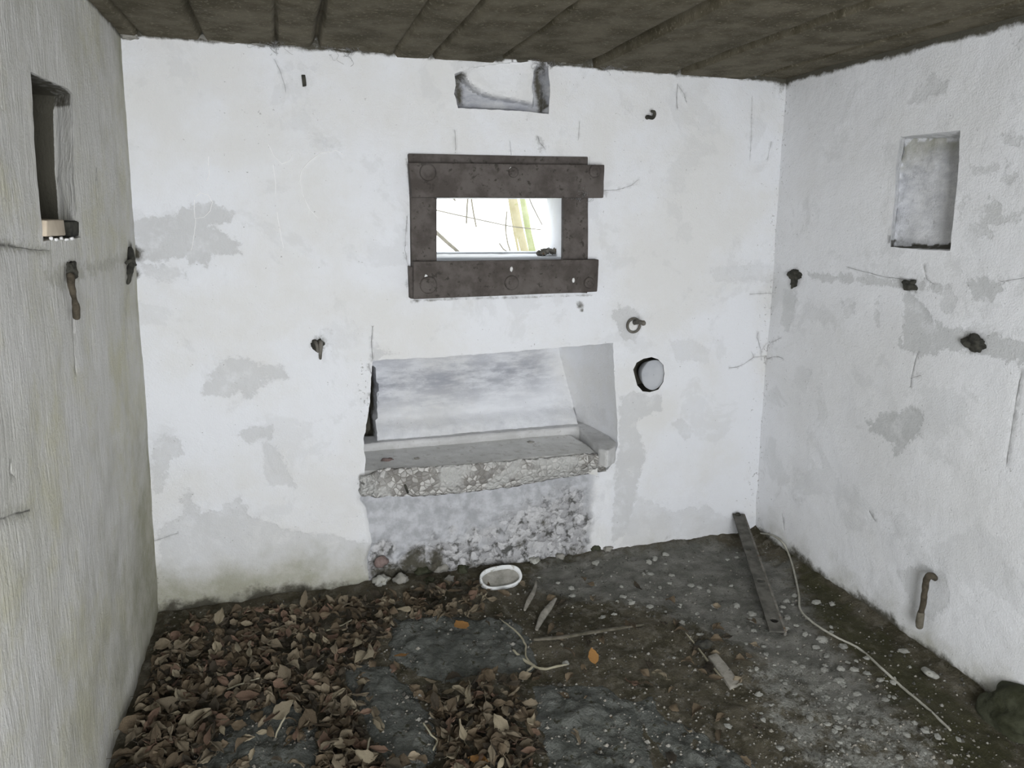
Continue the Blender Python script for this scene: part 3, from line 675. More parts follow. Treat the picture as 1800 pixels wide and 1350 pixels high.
right_strokes = [([(1348, 631), (1357, 628), (1368, 627), (1376, 630)], 0.003, 'line', 1), ([(1347, 615), (1356, 602), (1372, 594)], 0.0018, 'line', 1), ([(1795, 655), (1790, 680), (1782, 720), (1778, 760), (1770, 812)], 0.004, 'line', 1), ([(1612, 618), (1603, 650), (1600, 678)], 0.003, 'line', 1), ([(1600, 665), (1616, 660)], 0.0015, 'line', 1),
                 ([(1375, 905), (1377, 915), (1378, 928)], 0.004, 'line', 1), ([(1490, 470), (1560, 488), (1600, 492)], 0.002, 'line', 1),
                 ([(1622, 470), (1626, 490), (1640, 500)], 0.002, 'line', 1), ([(1760, 495), (1800, 488)], 0.0018, 'line', 1), ([(1527, 900), (1536, 915)], 0.0025, 'line', 1)]
def right_fields(vv, F):
    u, v = vv[:, 0], vv[:, 1]
    nn = np.array([nz(a, b, 6, 9) for a, b in vv])
    F['green'] = np.clip((0.26 - v) / 0.30, 0, 1) * 0.75 + np.clip((v - 1.92) / 0.1, 0, 1) * 0.4
    F['dirt_shade'] = np.clip((0.085 - v + 0.05 * nn) / 0.07, 0, 1) * 0.9 + np.clip(1 - (ZC - v) / (0.025 + 0.02 * nn), 0, 1)
    for px, r, k in (((1398, 485), 0.05, 0.9), ((1402, 480), 0.07, 0.45), ((1600, 502), 0.035, 0.85), ((1712, 603), 0.05, 0.95), ((1700, 600), 0.06, 0.5), ((1635, 1015), 0.04, 0.4), ((1380, 148), 0.06, 0.6), ((1715, 603), 0.035, 1.0),
                     ((1460, 678), 0.008, 0.8), ((1610, 514), 0.02, 0.6)):
        c = PR.uv(*px); d = np.hypot(u - c[0], v - c[1]); F['dirt_shade'] = np.maximum(F['dirt_shade'], np.clip(k * 1.3 * (1 - d / r), 0, k))
    F['speck'] = np.clip(1 - u / 0.06, 0, 1) * 0.8 + 0.1
build_wall('wall_right', PR, [(-0.035, -0.08), (LEN, -0.08), (LEN, ZC + 0.06), (-0.035, ZC + 0.06)], 'right', 0.017, [hole_nr], right_patches, right_strokes, right_fields)

# ------------------------------------------------------------------ wall_rear with its doorway (behind the camera)
YR = -1.05
def quadwall(name, boxes, mat):
    v, f = join(*[box8([(a, YR - 0.25, c), (b, YR - 0.25, c), (b, YR, c), (a, YR, c), (a, YR - 0.25, d), (b, YR - 0.25, d), (b, YR, d), (a, YR, d)], bevel=0) for a, b, c, d in boxes])
    tag(obj(name, v, f, mat, smooth=False), kind='structure')
quadwall('wall_rear', [(-0.95, -0.27, -0.1, ZC + 0.1), (0.63, 2.2, -0.1, ZC + 0.1), (-0.27, 0.63, 1.95, ZC + 0.1)], 'back')

# ------------------------------------------------------------------ ceiling
seams = [((240, 60), .5), ((355, 62), .9), ((487, 74), .6), ((560, 78), 1.3), ((700, 86), .35), ((768, 90), .7), ((890, 100), 1.4), ((1052, 112), 2.0), ((1197, 128), 2.6), ((1335, 138), 3.0)]
sx = [(float(onz(x, y, ZC)[0]), w) for (x, y), w in seams]
xs = list(np.arange(-0.62, 2.12, 0.012))
for x, w in sx: xs += [x - 0.020 * w, x - 0.014 * w, x - 0.010 * w, x - 0.005 * w, x - .002, x, x + .002, x + 0.004, x + 0.009]
xs = sorted(set(round(x, 4) for x in xs)); ys = np.arange(YR - 0.02, 2.86, 0.03)
lv = random.Random(3); levels = [lv.uniform(-0.008, 0.010) for _ in range(12)]
def ceil_z(x, y):
    i = sum(1 for s_, _ in sx if x > s_); z = ZC + levels[i]
    for s_, w in sx:
        d = x - s_
        if -0.020 * w < d <= 0: z += 0.030 * w * (1 + d / (0.020 * w)) ** 1.5
        elif 0 < d < 0.010: z += 0.030 * w * (1 - d / 0.010)
    z += 0.004 * nz(x, y, 5, 31) + 0.0025 * nz(x, y * 0.5, 22, 32)
    return z
V = [(x, y, ceil_z(x + 0.006 * nz(0, y, 2.1, int(x * 3)), y)) for y in ys for x in xs]; nx = len(xs)
Fc = [(j * nx + i, (j + 1) * nx + i, (j + 1) * nx + i + 1, j * nx + i + 1) for j in range(len(ys) - 1) for i in range(nx - 1)]
b = len(V); x0, x1, y0, y1 = -0.95, 2.3, YR - 0.25, 3.1
tag(obj('ceiling', V, Fc, 'ceiling'), kind='structure')
v, f = box8([(x0, y0, ZC + 0.08), (x1, y0, ZC + 0.08), (x1, y1, ZC + 0.08), (x0, y1, ZC + 0.08), (x0, y0, ZC + 0.4), (x1, y0, ZC + 0.4), (x1, y1, ZC + 0.4), (x0, y1, ZC + 0.4)], bevel=0)
tag(obj('ceiling', v, f, 'concrete', smooth=False), kind='structure')

# ------------------------------------------------------------------ floor
def fpoly(px): return [tuple(onz(*p)[:2]) for p in px]
litter = fpoly([(250, 1075), (420, 1070), (560, 1050), (700, 1020), (850, 1030), (850, 1085), (700, 1100), (650, 1160), (640, 1230), (720, 1270), (870, 1180), (930, 1220), (950, 1300), (940, 1400), (90, 1420)])
limep = [(fpoly([(1290, 1180), (1380, 1130), (1450, 1180), (1560, 1230), (1660, 1290), (1700, 1400), (1400, 1400), (1360, 1300), (1310, 1240)]), 0.78),
         (fpoly([(1200, 1100), (1320, 1190), (1350, 1240), (1320, 1240), (1240, 1160)]), 0.5)]
siltp = fpoly([(930, 990), (1250, 945), (1400, 990), (1460, 1110), (1600, 1250), (1500, 1300), (1300, 1150), (1150, 1080), (1000, 1060), (920, 1040)])
mossp = fpoly([(1380, 960), (1500, 1070), (1620, 1170), (1760, 1290), (1800, 1400), (1700, 1380), (1560, 1220), (1430, 1090), (1400, 1040)])
def floor_h(x, y):
    h = 0.010 * nz(x, y, 3, 41) + 0.008 * nz(x, y, 9, 42) + 0.008 * nz(x, y, 26, 43) + 0.005 * nz(x, y, 55, 44)
    db = 2.70 - y + 0.025 * x
    h += 0.02 * max(0, 1 - max(db, 0) / 0.12) ** 2
    h += 0.025 * max(0, 1 - abs(x - 2.0) / 0.10) ** 2
    return h
fx = np.arange(-0.72, 2.2, 0.014); fy = np.arange(YR - 0.2, 2.95, 0.014)
G = np.array([(x, y) for y in fy for x in fx]); nx = len(fx)
sdl = np.clip(0.5 + sdist(G, litter) / 0.2, 0, 1)
hz = np.array([floor_h(x, y) for x, y in G]) + 0.02 * sm(sdl)
V = [(x, y, z) for (x, y), z in zip(G, hz)]
Fc = [(j * nx + i, j * nx + i + 1, (j + 1) * nx + i + 1, (j + 1) * nx + i) for j in range(len(fy) - 1) for i in range(nx - 1)]
fo = tag(obj('floor', V, Fc, 'floor'), kind='structure')
def setf(o, n, a): at = o.data.attributes.new(n, 'FLOAT', 'POINT'); at.data.foreach_set('value', np.asarray(a, dtype=np.float32))
lm = np.zeros(len(G))
for p, k in limep: lm = np.maximum(lm, k * np.clip(0.5 + sdist(G, p) / 0.16, 0, 1))
setf(fo, 'lime', lm); setf(fo, 'silt', np.clip(0.5 + sdist(G, siltp) / 0.25, 0, 1) * 0.8); setf(fo, 'moss', np.clip(0.5 + sdist(G, mossp) / 0.12, 0, 1) * 0.75 + 0.15)
def fl(x, y):      # floor height under a point
    return floor_h(x, y) + 0.02 * float(sm(np.clip(0.5 + sdist(np.array([[x, y]]), litter) / 0.2, 0, 1))[0])
def onf(px, py, dz=0.0):
    p = onz(px, py, 0.01)
    for _ in range(2): p = onz(px, py, fl(p[0], p[1]) + dz)
    return p

# ------------------------------------------------------------------ outside
tag(obj('ground', [(-30, 3.3, -0.4), (40, 3.3, -0.4), (60, 60, -14), (-50, 60, -14)], [(0, 1, 2, 3)], 'ground'), kind='structure')
def outp(px, py, y): r = ray(px, py); return EYE + r * (y / r[1])
def gz(y): return -0.4 - (y - 3.3) * 13.6 / 56.7
def trunk(name, a, b_, y, ra, rb, mat, label):
    A = outp(*a, y); B = outp(*b_, y); d = (A - B) / (A[2] - B[2]); base = B + d * (gz(y) - 0.1 - B[2]); top = A + d * 2.2
    pts = [base + (top - base) * t + np.array([0.02 * math.sin(9 * t), 0, 0]) * (0 if False else 1) for t in np.linspace(0, 1, 9)]
    v, f = tube(pts, list(np.linspace(rb * 1.15, ra * 0.8, 9)), 14, 4, rough=0.01)
    return tag(obj(name, v, f, mat, origin=base), label, 'tree', 'trees seen through the embrasure')
trunk('tree_trunk', (905, 348), (926, 444), 6.0, 0.030, 0.038, 'trunk', 'pale ochre leaning tree trunk seen through the embrasure, the wider left one')
trunk('tree_trunk', (921, 348), (940, 444), 6.4, 0.024, 0.034, 'trunk_g', 'greenish ivy covered tree trunk seen through the embrasure, right of the ochre trunk')
trunk('tree_trunk', (904, 385), (915, 444), 7.0, 0.010, 0.016, 'trunk', 'thin pale sapling seen through the embrasure just left of the ochre trunk')
YS = 3.95
sb = outp(690, 420, YS); sbase = np.array([sb[0], YS, gz(YS) - 0.05])
shrub = empty('bare_shrub', sbase); tag(shrub, 'bare leafless shrub close outside the embrasure, its thin twigs crossing the bright opening', 'shrub')
def vo(nm, pts, r):
    v, f = tube(pts, r, 7, 6); return obj(nm, v, f, 'twig', shrub)
vo('stem', [sbase, outp(700, 700, YS), outp(684, 470, YS), outp(700, 330, YS), outp(690, 200, YS), outp(720, 60, YS)], [.016, .014, .012, .010, .008, .004])
J = {'top': outp(693, 250, YS), 'mid': outp(697, 360, YS), 'low': outp(684, 470, YS), 'foot': outp(690, 560, YS)}
tw = [('top', [(760, 260), (815, 290), (822, 338), (821, 365), (820, 392)], .0032), ('top', [(770, 250), (820, 290), (827, 338), (832, 372), (837, 398)], .0032),
      ('mid', [(735, 383), (764, 406), (785, 425), (812, 450), (840, 490)], .0065), ('mid', [(740, 364), (800, 377), (860, 390), (900, 398), (952, 404)], .0020),
      ('foot', [(800, 560), (880, 520), (897, 455), (892, 425), (889, 402), (891, 372)], .0028), ('low', [(760, 520), (860, 500), (893, 452), (884, 437), (878, 428)], .0028),
      ('top', [(800, 230), (900, 290), (935, 360), (944, 378), (953, 395)], .0022), ('top', [(740, 280), (775, 325), (790, 342), (800, 352)], .0032)]
for k_, px, rd in tw:
    vo('branch', [J[k_]] + [outp(a, b_, YS - .03) for a, b_ in px], [rd * 2.2] + [rd * (1.7 - .4 * i / len(px)) for i in range(len(px))])

# ------------------------------------------------------------------ window_1: sill and litter in the embrasure, steel frame around it
v, f = join(wquad(PB, [(742, 449), (975, 447), (975, 443), (742, 444)], -DW - 0.03, -DW + 0.05, bevel=0.004, cuts=3, jit=0.002), wquad(PB, [(766, 466), (992, 465), (992, 453), (766, 455)], -0.10, -0.015, bevel=0.004, cuts=3, jit=0.002))
tag(obj('window_1', v, f, 'plug'), kind='structure')
fr = empty('embrasure_frame', PB.hit(880, 515, 0.0))
tag(fr, 'rusty grey steel frame of flat plates bolted round the bright embrasure opening', 'frame')
def part(name, mat, vf, parent=fr, **k): return obj(name, vf[0], vf[1], mat, parent, **k)
kw = dict(bevel=0.003, cuts=5, jit=0.0012)
part('side_plate', 'beam', wquad(PB, [(724, 518), (768, 518), (768, 292), (721, 292)], -0.01, 0.016, **kw))
part('side_plate', 'beam', wquad(PB, [(990, 515), (1033, 515), (1035, 292), (991, 292)], -0.01, 0.016, **kw))
part('lintel_plate', 'beam', wquad(PB, [(719, 300), (1034, 308), (1034, 276), (718, 270)], -0.01, 0.014, **kw))
part('upper_beam', 'beam', wquad(PB, [(724, 347), (1061, 348), (1063, 290), (719, 286)], 0.010, 0.048, **kw), smooth=True)
part('lower_beam', 'beam', wquad(PB, [(727, 526), (1050, 513), (1053, 456), (727, 460)], 0.010, 0.048, **kw))
# left flanges seen end-on
part('flange', 'beam', wquad(PB, [(721, 525), (731, 526), (729, 470), (719, 468)], -0.005, 0.030, **kw))
def bolt(px, py, r, h=0.011, w=0.047, domed=True, parent=fr):
    c = PB.hit(px, py, w); bm = bmesh.new(); R = basis(PB).to_4x4()
    prof = [(r, -0.004), (r, h * 0.4), (r * 0.9, h * 0.8), (r * 0.55, h), (r * 0.5, h * 0.7), (r * 0.3, h * 1.1), (0.0005, h * 1.2)]
    n = 20; V = []; Fc = []
    for rr, hh in prof:
        for j in range(n): a = 2 * math.pi * j / n; V.append(c + PB.eu * rr * math.cos(a) + PB.ev * rr * math.sin(a) + PB.n * hh)
    for i in range(len(prof) - 1):
        for j in range(n): Fc.append((i * n + j, i * n + (j + 1) % n, (i + 1) * n + (j + 1) % n, (i + 1) * n + j))
    bm.free()
    return obj('bolt', V, Fc, 'beam', parent)
for px, py, r in ((752, 303, 0.030), (902, 303, 0.019), (1045, 301, 0.024), (753, 501, 0.032), (899, 497, 0.028), (1035, 497, 0.022)): bolt(px, py, r)
for px, py in ((899, 473), (1008, 493), (749, 487), (898, 299)):
    part('flake', 'whitewashed', lump(PB.hit(px, py, 0.049), (0.006, 0.010, 0.002), px, 2, R=basis(PB)))
# debris clump on the sill
cl = PB.hit(968, 444, -0.20)
parts = [lump(cl + np.array([rng.uniform(-0.055, 0.035), rng.uniform(-0.04, 0.04), rng.uniform(-0.004, 0.010)]), (rng.uniform(.008, .020), rng.uniform(.006, .014), rng.uniform(.005, .012)), i, 2, 0.5) for i in range(24)]
v, f = join(*parts); tag(obj('debris_clump', v, f, 'iron', origin=cl), 'dark clump of soil and rotten leaves on the embrasure sill', 'debris')

# ------------------------------------------------------------------ concrete ledge in the recess
zr = float(PB.hit(1020, 738, -ND)[2]); zt = zr - 0.033
sh = empty('concrete_ledge', PB.at(PB.uv(860, 850)[0], zt - 0.12, -0.15))
tag(sh, 'broken grey concrete ledge with raised whitewashed rim inside the wide wall recess', 'ledge')
def q(px, py, z): d = onz(px, py, z) - PB.O; return np.array((np.dot(d, PB.eu), np.dot(d, PB.n)))    # (u, w) on a level plane
_n_back = -ND - 0.03; ul = PB.uv(655, 800)[0] - 0.05
# raised rim: a thick band along the back and down the right-hand side
ri = [q(648, 780, zr), q(760, 771, zr), q(856, 763, zr), q(940, 756, zr), q(1018, 750, zr), q(1036, 768, zr), q(1053, 789, zr)]
ro = [q(1068, 794, zr), q(1081, 786, zr), q(1083, 778, zr), q(1064, 760, zr), q(1040, 743, zr)]
def level_slab(poly, z0, z1, inner=0.0, cuts=0.012, rough=0.002, seed=0, bottom=True, side_n=4):
    """plan outline (u, w) raised between z0 and z1, roughened"""
    L = dens(poly, cuts, rough, seed); n = len(L); L = np.array(L)
    g = grid_in(L, cuts, ()); v2, T = cdt(L, [], g)
    V = []; Fc = []
    for a, b_ in v2: V.append(PB.at(a, z1 + 0.0015 * nz(a, b_, 40, seed) + 0.002 * nz(a, b_, 9, seed), b_))
    Fc += [tuple(int(i) for i in t)[::-1] for t in T]
    prev = []
    for a, b_ in L: prev.append(len(V)); V.append(PB.at(a, z1 + 0.0015 * nz(a, b_, 40, seed) + 0.002 * nz(a, b_, 9, seed), b_))
    for s_ in range(1, side_n + 1):
        cur = []
        for i, (a, b_) in enumerate(L):
            z = z1 + (z0 - z1) * s_ / side_n; p = PB.at(a, z, b_) + np.array(noise.noise_vector(Vector((a * 35, b_ * 35, z * 35)))) * rough * 1.6
            cur.append(len(V)); V.append(p)
        for i in range(n): j = (i + 1) % n; Fc.append((prev[i], cur[i], cur[j], prev[j]))
        prev = cur
    bm = bmesh.new(); vs = [bm.verts.new(tuple(map(float, p))) for p in V]
    for t in Fc:
        try: bm.faces.new([vs[i] for i in t])
        except ValueError: pass
    bmesh.ops.remove_doubles(bm, verts=bm.verts, dist=0.0003); bmesh.ops.recalc_face_normals(bm, faces=bm.faces)
    return bm_out(bm)
bk = [np.array((q(1035, 742, zr)[0] - 0.02, _n_back)), np.array((ul, _n_back)), np.array((ul, ri[0][1]))]
part('rim', 'concrete_lt', level_slab(ri + ro + bk, zt - 0.035, zr, seed=3, rough=0.0018), sh)
# tray floor and broken front
tf = [q(648, 828, zt), q(700, 824, zt), q(780, 819, zt), q(909, 807, zt), q(980, 801, zt), q(1027, 796, zt), q(1052, 800, zt)]
tr = [np.array((tf[-1][0] + 0.01, -0.06)), np.array((tf[-1][0], -0.20)), np.array((tf[-1][0] - 0.02, _n_back + 0.02)), np.array((ul, _n_back + 0.02)), np.array((ul, tf[0][1]))]
part('tray', 'concrete', level_slab(tf + tr, zt - 0.09, zt, seed=5, rough=0.003, cuts=0.01), sh)
# fractured face with its pebbles
tf2 = [(638, 838), (664, 826), (742, 821), (820, 816), (909, 808), (975, 803), (1027, 797), (1056, 800)]
bt = [(632, 866), (664, 870), (742, 868), (820, 861), (909, 850), (975, 836), (1027, 829), (1064, 823)]
V = []; Fc = []; NU = 150; NV = 14
def samp(L, t):
    x = np.interp(t, np.linspace(0, 1, len(L)), [a for a, _ in L]); y = np.interp(t, np.linspace(0, 1, len(L)), [b_ for _, b_ in L]); return x, y
for i in range(NU + 1):
    t = i / NU; A = onz(*samp(tf2, t), zt + 0.002); B = PB.hit(*samp(bt, t), 0.012)
    A = A + PB.n * 0.004
    for j in range(NV + 1):
        s_ = j / NV; p = A * (1 - s_) + B * s_; bulge = 0.012 * math.sin(math.pi * s_)
        d = noise.voronoi(Vector(p) * 42)[0]; p = p + PB.n * (bulge + 0.010 * (d[1] - d[0]) * min(1, 5 * s_)) + np.array([0, 0, 1]) * 0.004 * noise.noise(Vector(p) * 40)
        V.append(p)
for j in range(3):   # turn under
    pass
for i in range(NU):
    for j in range(NV): a = i * (NV + 1) + j; Fc.append((a, a + 1, a + NV + 2, a + NV + 1))
kf = NT('aggregate_fracture', 0.95); vc = kf.vor(48, 'Color'); sepn = kf.t.nodes.new('ShaderNodeSeparateColor'); kf.put(sepn.inputs[0], vc)
cc = kf.mix(kf.step(sepn.outputs[0], 0.2, 0.8), (0.26, 0.25, 0.235), (0.62, 0.61, 0.59)); cc = kf.mix(kf.step(kf.vor(48, 'Distance', 'DISTANCE_TO_EDGE'), 0.0, 0.12), (0.22, 0.21, 0.19), cc)
cc = kf.mix(kf.step(kf.noise(9, 5), 0.42, 0.6), cc, (0.50, 0.50, 0.485))
M['agg'] = kf.done(cc, kf.bump(kf.vor(48, 'Distance', 'DISTANCE_TO_EDGE'), 0.02, 0.7, kf.bump(kf.noise(120, 4), 0.004, 0.8)))
fo_ = obj('broken_edge', V, Fc, 'agg', sh); md = fo_.modifiers.new('thickness', 'SOLIDIFY'); md.thickness = 0.03; md.offset = 0.0
fo_['label'] = 'fractured front edge showing pebbles'
for px, py, s_ in ((671, 799, 1), (855, 800, 1), (732, 800, .8)): pass
# dark flakes and crumbs lying on the ledge
crumbs = [((683, 761), zr, (.020, .009, .005), 'iron', 'dark brown crumb on the back rim of the ledge near its left end'),
          ((680, 808), zt, (.024, .012, .006), 'russetstone', 'reddish brown flake on the left end of the ledge tray'),
          ((933, 745), zr, (.022, .009, .004), 'soil_in', 'brown grey flake on the back rim of the ledge right of middle'),
          ((933, 777), zt, (.016, .010, .004), 'soil_in', 'small tan flake at the back of the ledge tray'),
          ((733, 806), zt, (.012, .007, .004), 'soil_in', 'small grey crumb in the left half of the ledge tray')]
M['russetstone'] = simple('russet_flake', (0.17, 0.125, 0.115), (0.25, 0.19, 0.175), 30, 0.9, 0.002)
for i, ((px, py), z, r, mt, lb) in enumerate(crumbs):
    c = onz(px, py, z + 0.003); v, f = lump(c, r, i + 3, 3, 0.4); tag(obj('flake', v, f, mt, origin=c), lb, 'flake', 'flakes lying on the concrete ledge')
# short iron peg in the fractured face
a = PB.hit(712, 853, 0.035); b_ = PB.hit(717, 866, 0.040); v, f = tube([a, b_], .0045, 8); tag(obj('iron_peg', v, f, 'black', origin=a), 'short dark iron peg in the broken front edge of the ledge', 'peg')

# ------------------------------------------------------------------ round plug, fittings on the back wall
def disc(P, px, py, r, w0, w1, sy=1.0, n=40):
    c = P.hit(px, py, w1); V = []; Fc = []
    prof = [(r, w0 - w1), (r, -0.003), (r * 0.97, 0.0), (r * 0.6, 0.001), (0.001, 0.001)]
    prof[0] = (r * 0.74, max(w0 - w1, -0.06))
    for rr, hh in prof:
        for j in range(n):
            a = 2 * math.pi * j / n; k = 1 + 0.015 * math.sin(3 * a) + 0.01 * math.sin(7 * a)
            V.append(c + P.eu * rr * k * math.cos(a) + P.ev * rr * sy * k * math.sin(a) + P.n * hh)
    for i in range(len(prof) - 1):
        for j in range(n): Fc.append((i * n + j, i * n + (j + 1) % n, (i + 1) * n + (j + 1) % n, (i + 1) * n + j))
    return V, Fc
v, f = disc(PB, 1149, 659, 0.0565, -0.12, -0.010, 1.16)
tag(obj('concrete_plug', v, f, 'plug', origin=PB.hit(1146, 659, -0.05)), 'smooth grey concrete plug sunk in the round hole right of the recess', 'plug')
# flanged rod
rf = empty('flanged_rod', PB.hit(1113, 572)); tag(rf, 'grey iron ring plate with a short rod sticking out, above the round hole', 'fitting')
c = PB.hit(1114, 572, 0.006); R_ = 0.028
ring = [c + PB.eu * R_ * math.cos(a) + PB.ev * R_ * math.sin(a) for a in np.linspace(0.45, 2 * math.pi - 0.05, 26)]
part('ring', 'iron', tube(ring, 0.0055, 8, 2), rf)
part('disc', 'concrete', disc(PB, 1113, 573, 0.023, -0.01, 0.002), rf)
part('rod', 'iron', tube([PB.hit(1115, 567, -0.02), PB.hit(1116, 567, 0.01), PB.hit(1124, 566, 0.05), PB.hit(1131, 568, 0.075)], [.010, .010, .009, .011], 10, 6, rough=0.002), rf)
# bent hook top right
v, f = tube([PB.hit(1137, 207, -0.02), PB.hit(1139, 206, 0.02), PB.hit(1146, 207, 0.035), PB.hit(1150, 203, 0.04), PB.hit(1150, 197, 0.04), PB.hit(1145, 195, 0.035)], [.008, .008, .007, .007, .006, .005], 10, 6, rough=0.002)
tag(obj('rusty_hook', v, f, 'black', origin=PB.hit(1137, 207)), 'small curled dark rusty hook high on the back wall, right of the top pocket', 'hook')
v, f = wquad(PB, [(532, 152), (539, 151), (537, 131), (530, 131)], -0.02, 0.008, bevel=0.002, cuts=2, jit=0.002)
tag(obj('wooden_peg', v, f, 'black', origin=PB.hit(534, 141)), 'small dark upright peg in the back wall, upper left under the ceiling', 'peg')
br = empty('wall_bracket', PB.hit(560, 612)); tag(br, 'small grey iron bracket with two prongs in a dark pit left of the recess', 'bracket')
part('prong', 'iron', tube([PB.hit(553, 602, -.01), PB.hit(556, 603, .016), PB.hit(559, 618, .020)], [.006, .006, .005], 8, 6, rough=.001), br)
part('prong', 'iron', tube([PB.hit(562, 603, -.01), PB.hit(564, 604, .018), PB.hit(563, 630, .016)], [.007, .008, .005], 8, 6, rough=.001), br)
part('pit_crust', 'black', lump(PB.hit(558, 605, 0.000), (.022, .020, .006), 4, 3, .5, R=basis(PB)), br)
def crust(name, P, px, py, r, seed, mat, label, cat, group=None, extra=None, w=0.004):
    v, f = lump(P.hit(px, py, w), r, seed, 4, 0.42, 2.6, R=basis(P))
    parts = [(v, f)] + (extra or [])
    v, f = join(*parts); return tag(obj(name, v, f, mat, origin=P.hit(px, py)), label, cat, group)
g = 'rusted anchor stubs along the grey bands'
crust('rusted_anchor', PR, 1397, 484, (.034, .024, .016), 11, 'black', 'rusted anchor stub in the right wall right beside the back corner', 'anchor', g, [lump(PR.hit(1396, 497, .004), (.020, .022, .012), 12, 3, .5, R=basis(PR))])
crust('rusted_anchor', PR, 1600, 501, (.024, .017, .016), 13, 'black', 'rusted anchor stub in the right wall below the niche, smallest of the three', 'anchor', g)
crust('rusted_anchor', PR, 1713, 604, (.036, .024, .018), 15, 'black', 'rusted anchor stub in the right wall, lowest and nearest on the sloping grey band', 'anchor', g)
# left wall fittings
hb = empty('drip_bracket', PL.hit(126, 480)); tag(hb, 'rusted bent strap hanging from a dark fixing on the left wall', 'bracket')
part('fixing', 'black', lump(PL.hit(126, 478, .004), (.024, .022, .010), 21, 3, .5, R=basis(PL)), hb)
part('strap', 'rust', tube([PL.hit(124, 485, .008), PL.hit(126, 505, .012), PL.hit(131, 525, .010), PL.hit(134, 545, .008), PL.hit(134, 558, .006)], [.009, .008, .006, .009, .008], 8, 6, rough=.002), hb)
cf = PL.hit(232, 465, 0.01)
v, f = join(tube([PL.hit(228, 440, .006), PL.hit(231, 462, .012), PL.hit(228, 480, .010), PL.hit(226, 498, .006)], [.012, .010, .009, .005], 8, 6, rough=.004), tube([PL.hit(222, 462, .006), PL.hit(232, 458, .02), PL.hit(238, 466, .02)], [.005, .006, .004], 8, 6, rough=.002))
tag(obj('corner_anchor', v, f, 'black', origin=cf), 'dark rusted anchor hanging in the back left corner', 'anchor')
v, f = wquad(PL, [(82, 416), (116, 414), (113, 386), (83, 387)], -0.06, 0.004, bevel=0.003, cuts=2, jit=0.0008)
tag(obj('beige_block', v, f, 'beige', origin=PL.hit(100, 414)), 'beige square block set in the foot of the tall left wall slot', 'block')
v, f = wquad(PL, [(124, 416), (140, 415), (139, 389), (123, 390)], -0.05, -0.006, bevel=0.003, cuts=2, jit=0.002)  # black box added for the darkness of the small hole
tag(obj('dark_hole_box', v, f, 'black', origin=PL.hit(131, 416)), 'black box standing for the small dark hole right of the beige block on the left wall', 'plug')
cr = [lump(PL.hit(90 + 9 * i, 419 + (i % 2) * 2, 0.003), (.006, .004, .004), i, 2, .4, R=basis(PL)) for i in range(5)]
v, f = join(*cr); tag(obj('mortar_crumbs', v, f, 'whitewashed', origin=PL.hit(100, 420)), 'row of pale mortar crumbs under the beige block', 'crumbs', kind='stuff')
# hooked rod low on the right wall
v, f = tube([PR.hit(1645, 1018, -.02), PR.hit(1641, 1014, .02), PR.hit(1634, 1012, .045), PR.hit(1628, 1022, .05), PR.hit(1625, 1045, .05), PR.hit(1621, 1068, .048), PR.hit(1618, 1082, .045)], [.0095, .0105, .011, .010, .0095, .0095, .0095], 12, 7, rough=.002)
hr = empty('hooked_rod', PR.hit(1640, 1014)); tag(hr, 'rusty bent rod hooked out of the right wall near the floor', 'rod')
part('rod', 'rust', (v, f), hr)
part('sleeve', 'darkwood', tube([PR.hit(1619, 1078, .046), PR.hit(1617, 1090, .045), PR.hit(1616, 1101, .044)], [.0115, .0125, .0115], 12, 5, rough=.001), hr)
# cobwebs at the ceiling
def web(px, py, r, seed, n=26):
    rr = random.Random(seed); c = PB.hit(px, py, 0.03); ps = []
    for i in range(n):
        p = c + PB.eu * rr.gauss(0, r) + PB.ev * min(rr.gauss(0, r * .5), ZC - c[2] - .004) + PB.n * rr.uniform(-.02, .03); L = [p]
        for k_ in range(4): p = p + np.array([rr.gauss(0, r * .35), rr.gauss(0, .008), rr.gauss(0, r * .3)]); L.append(p)
        ps.append(tube(L, .00045, 4, 4))
    return join(*ps)
for i, (px, py, r, lb) in enumerate(((603, 76, .030, 'grey cobweb tangle at the ceiling joint left of the top pocket'), (480, 62, .025, 'grey cobweb tangle at the ceiling joint near the left corner'),
                                 (958, 108, .028, 'grey cobweb tangle above the right end of the top pocket'), (1022, 345, .020, 'grey cobweb on the right steel side plate'), (1070, 112, .02, 'grey cobweb tangle at the ceiling joint right of the top pocket'))):
    v, f = web(px, py, r, i); tag(obj('cobweb', v, f, 'web', origin=PB.hit(px, py)), lb, 'cobweb', 'cobwebs', kind=None)
# mortar lumps in the joint between wall and ceiling
for i, (px, py, a) in enumerate(((225, 63, .03), (375, 68, .035), (410, 70, .03), (455, 74, .028), (520, 74, .03), (600, 82, .035), (690, 84, .03), (800, 94, .04), (990, 106, .03), (1120, 120, .035), (1150, 122, .03))):
    px_y = py; c = PB.hit(px, py, 0.006); v, f = lump(c, (a, .010, .009), i + 50, 3, .5, R=basis(PB))
    tag(obj('mortar_lump', v, f, 'soil_in', origin=c), 'small grey mortar lump in the joint of back wall and ceiling', 'mortar', 'mortar lumps along the ceiling joint')

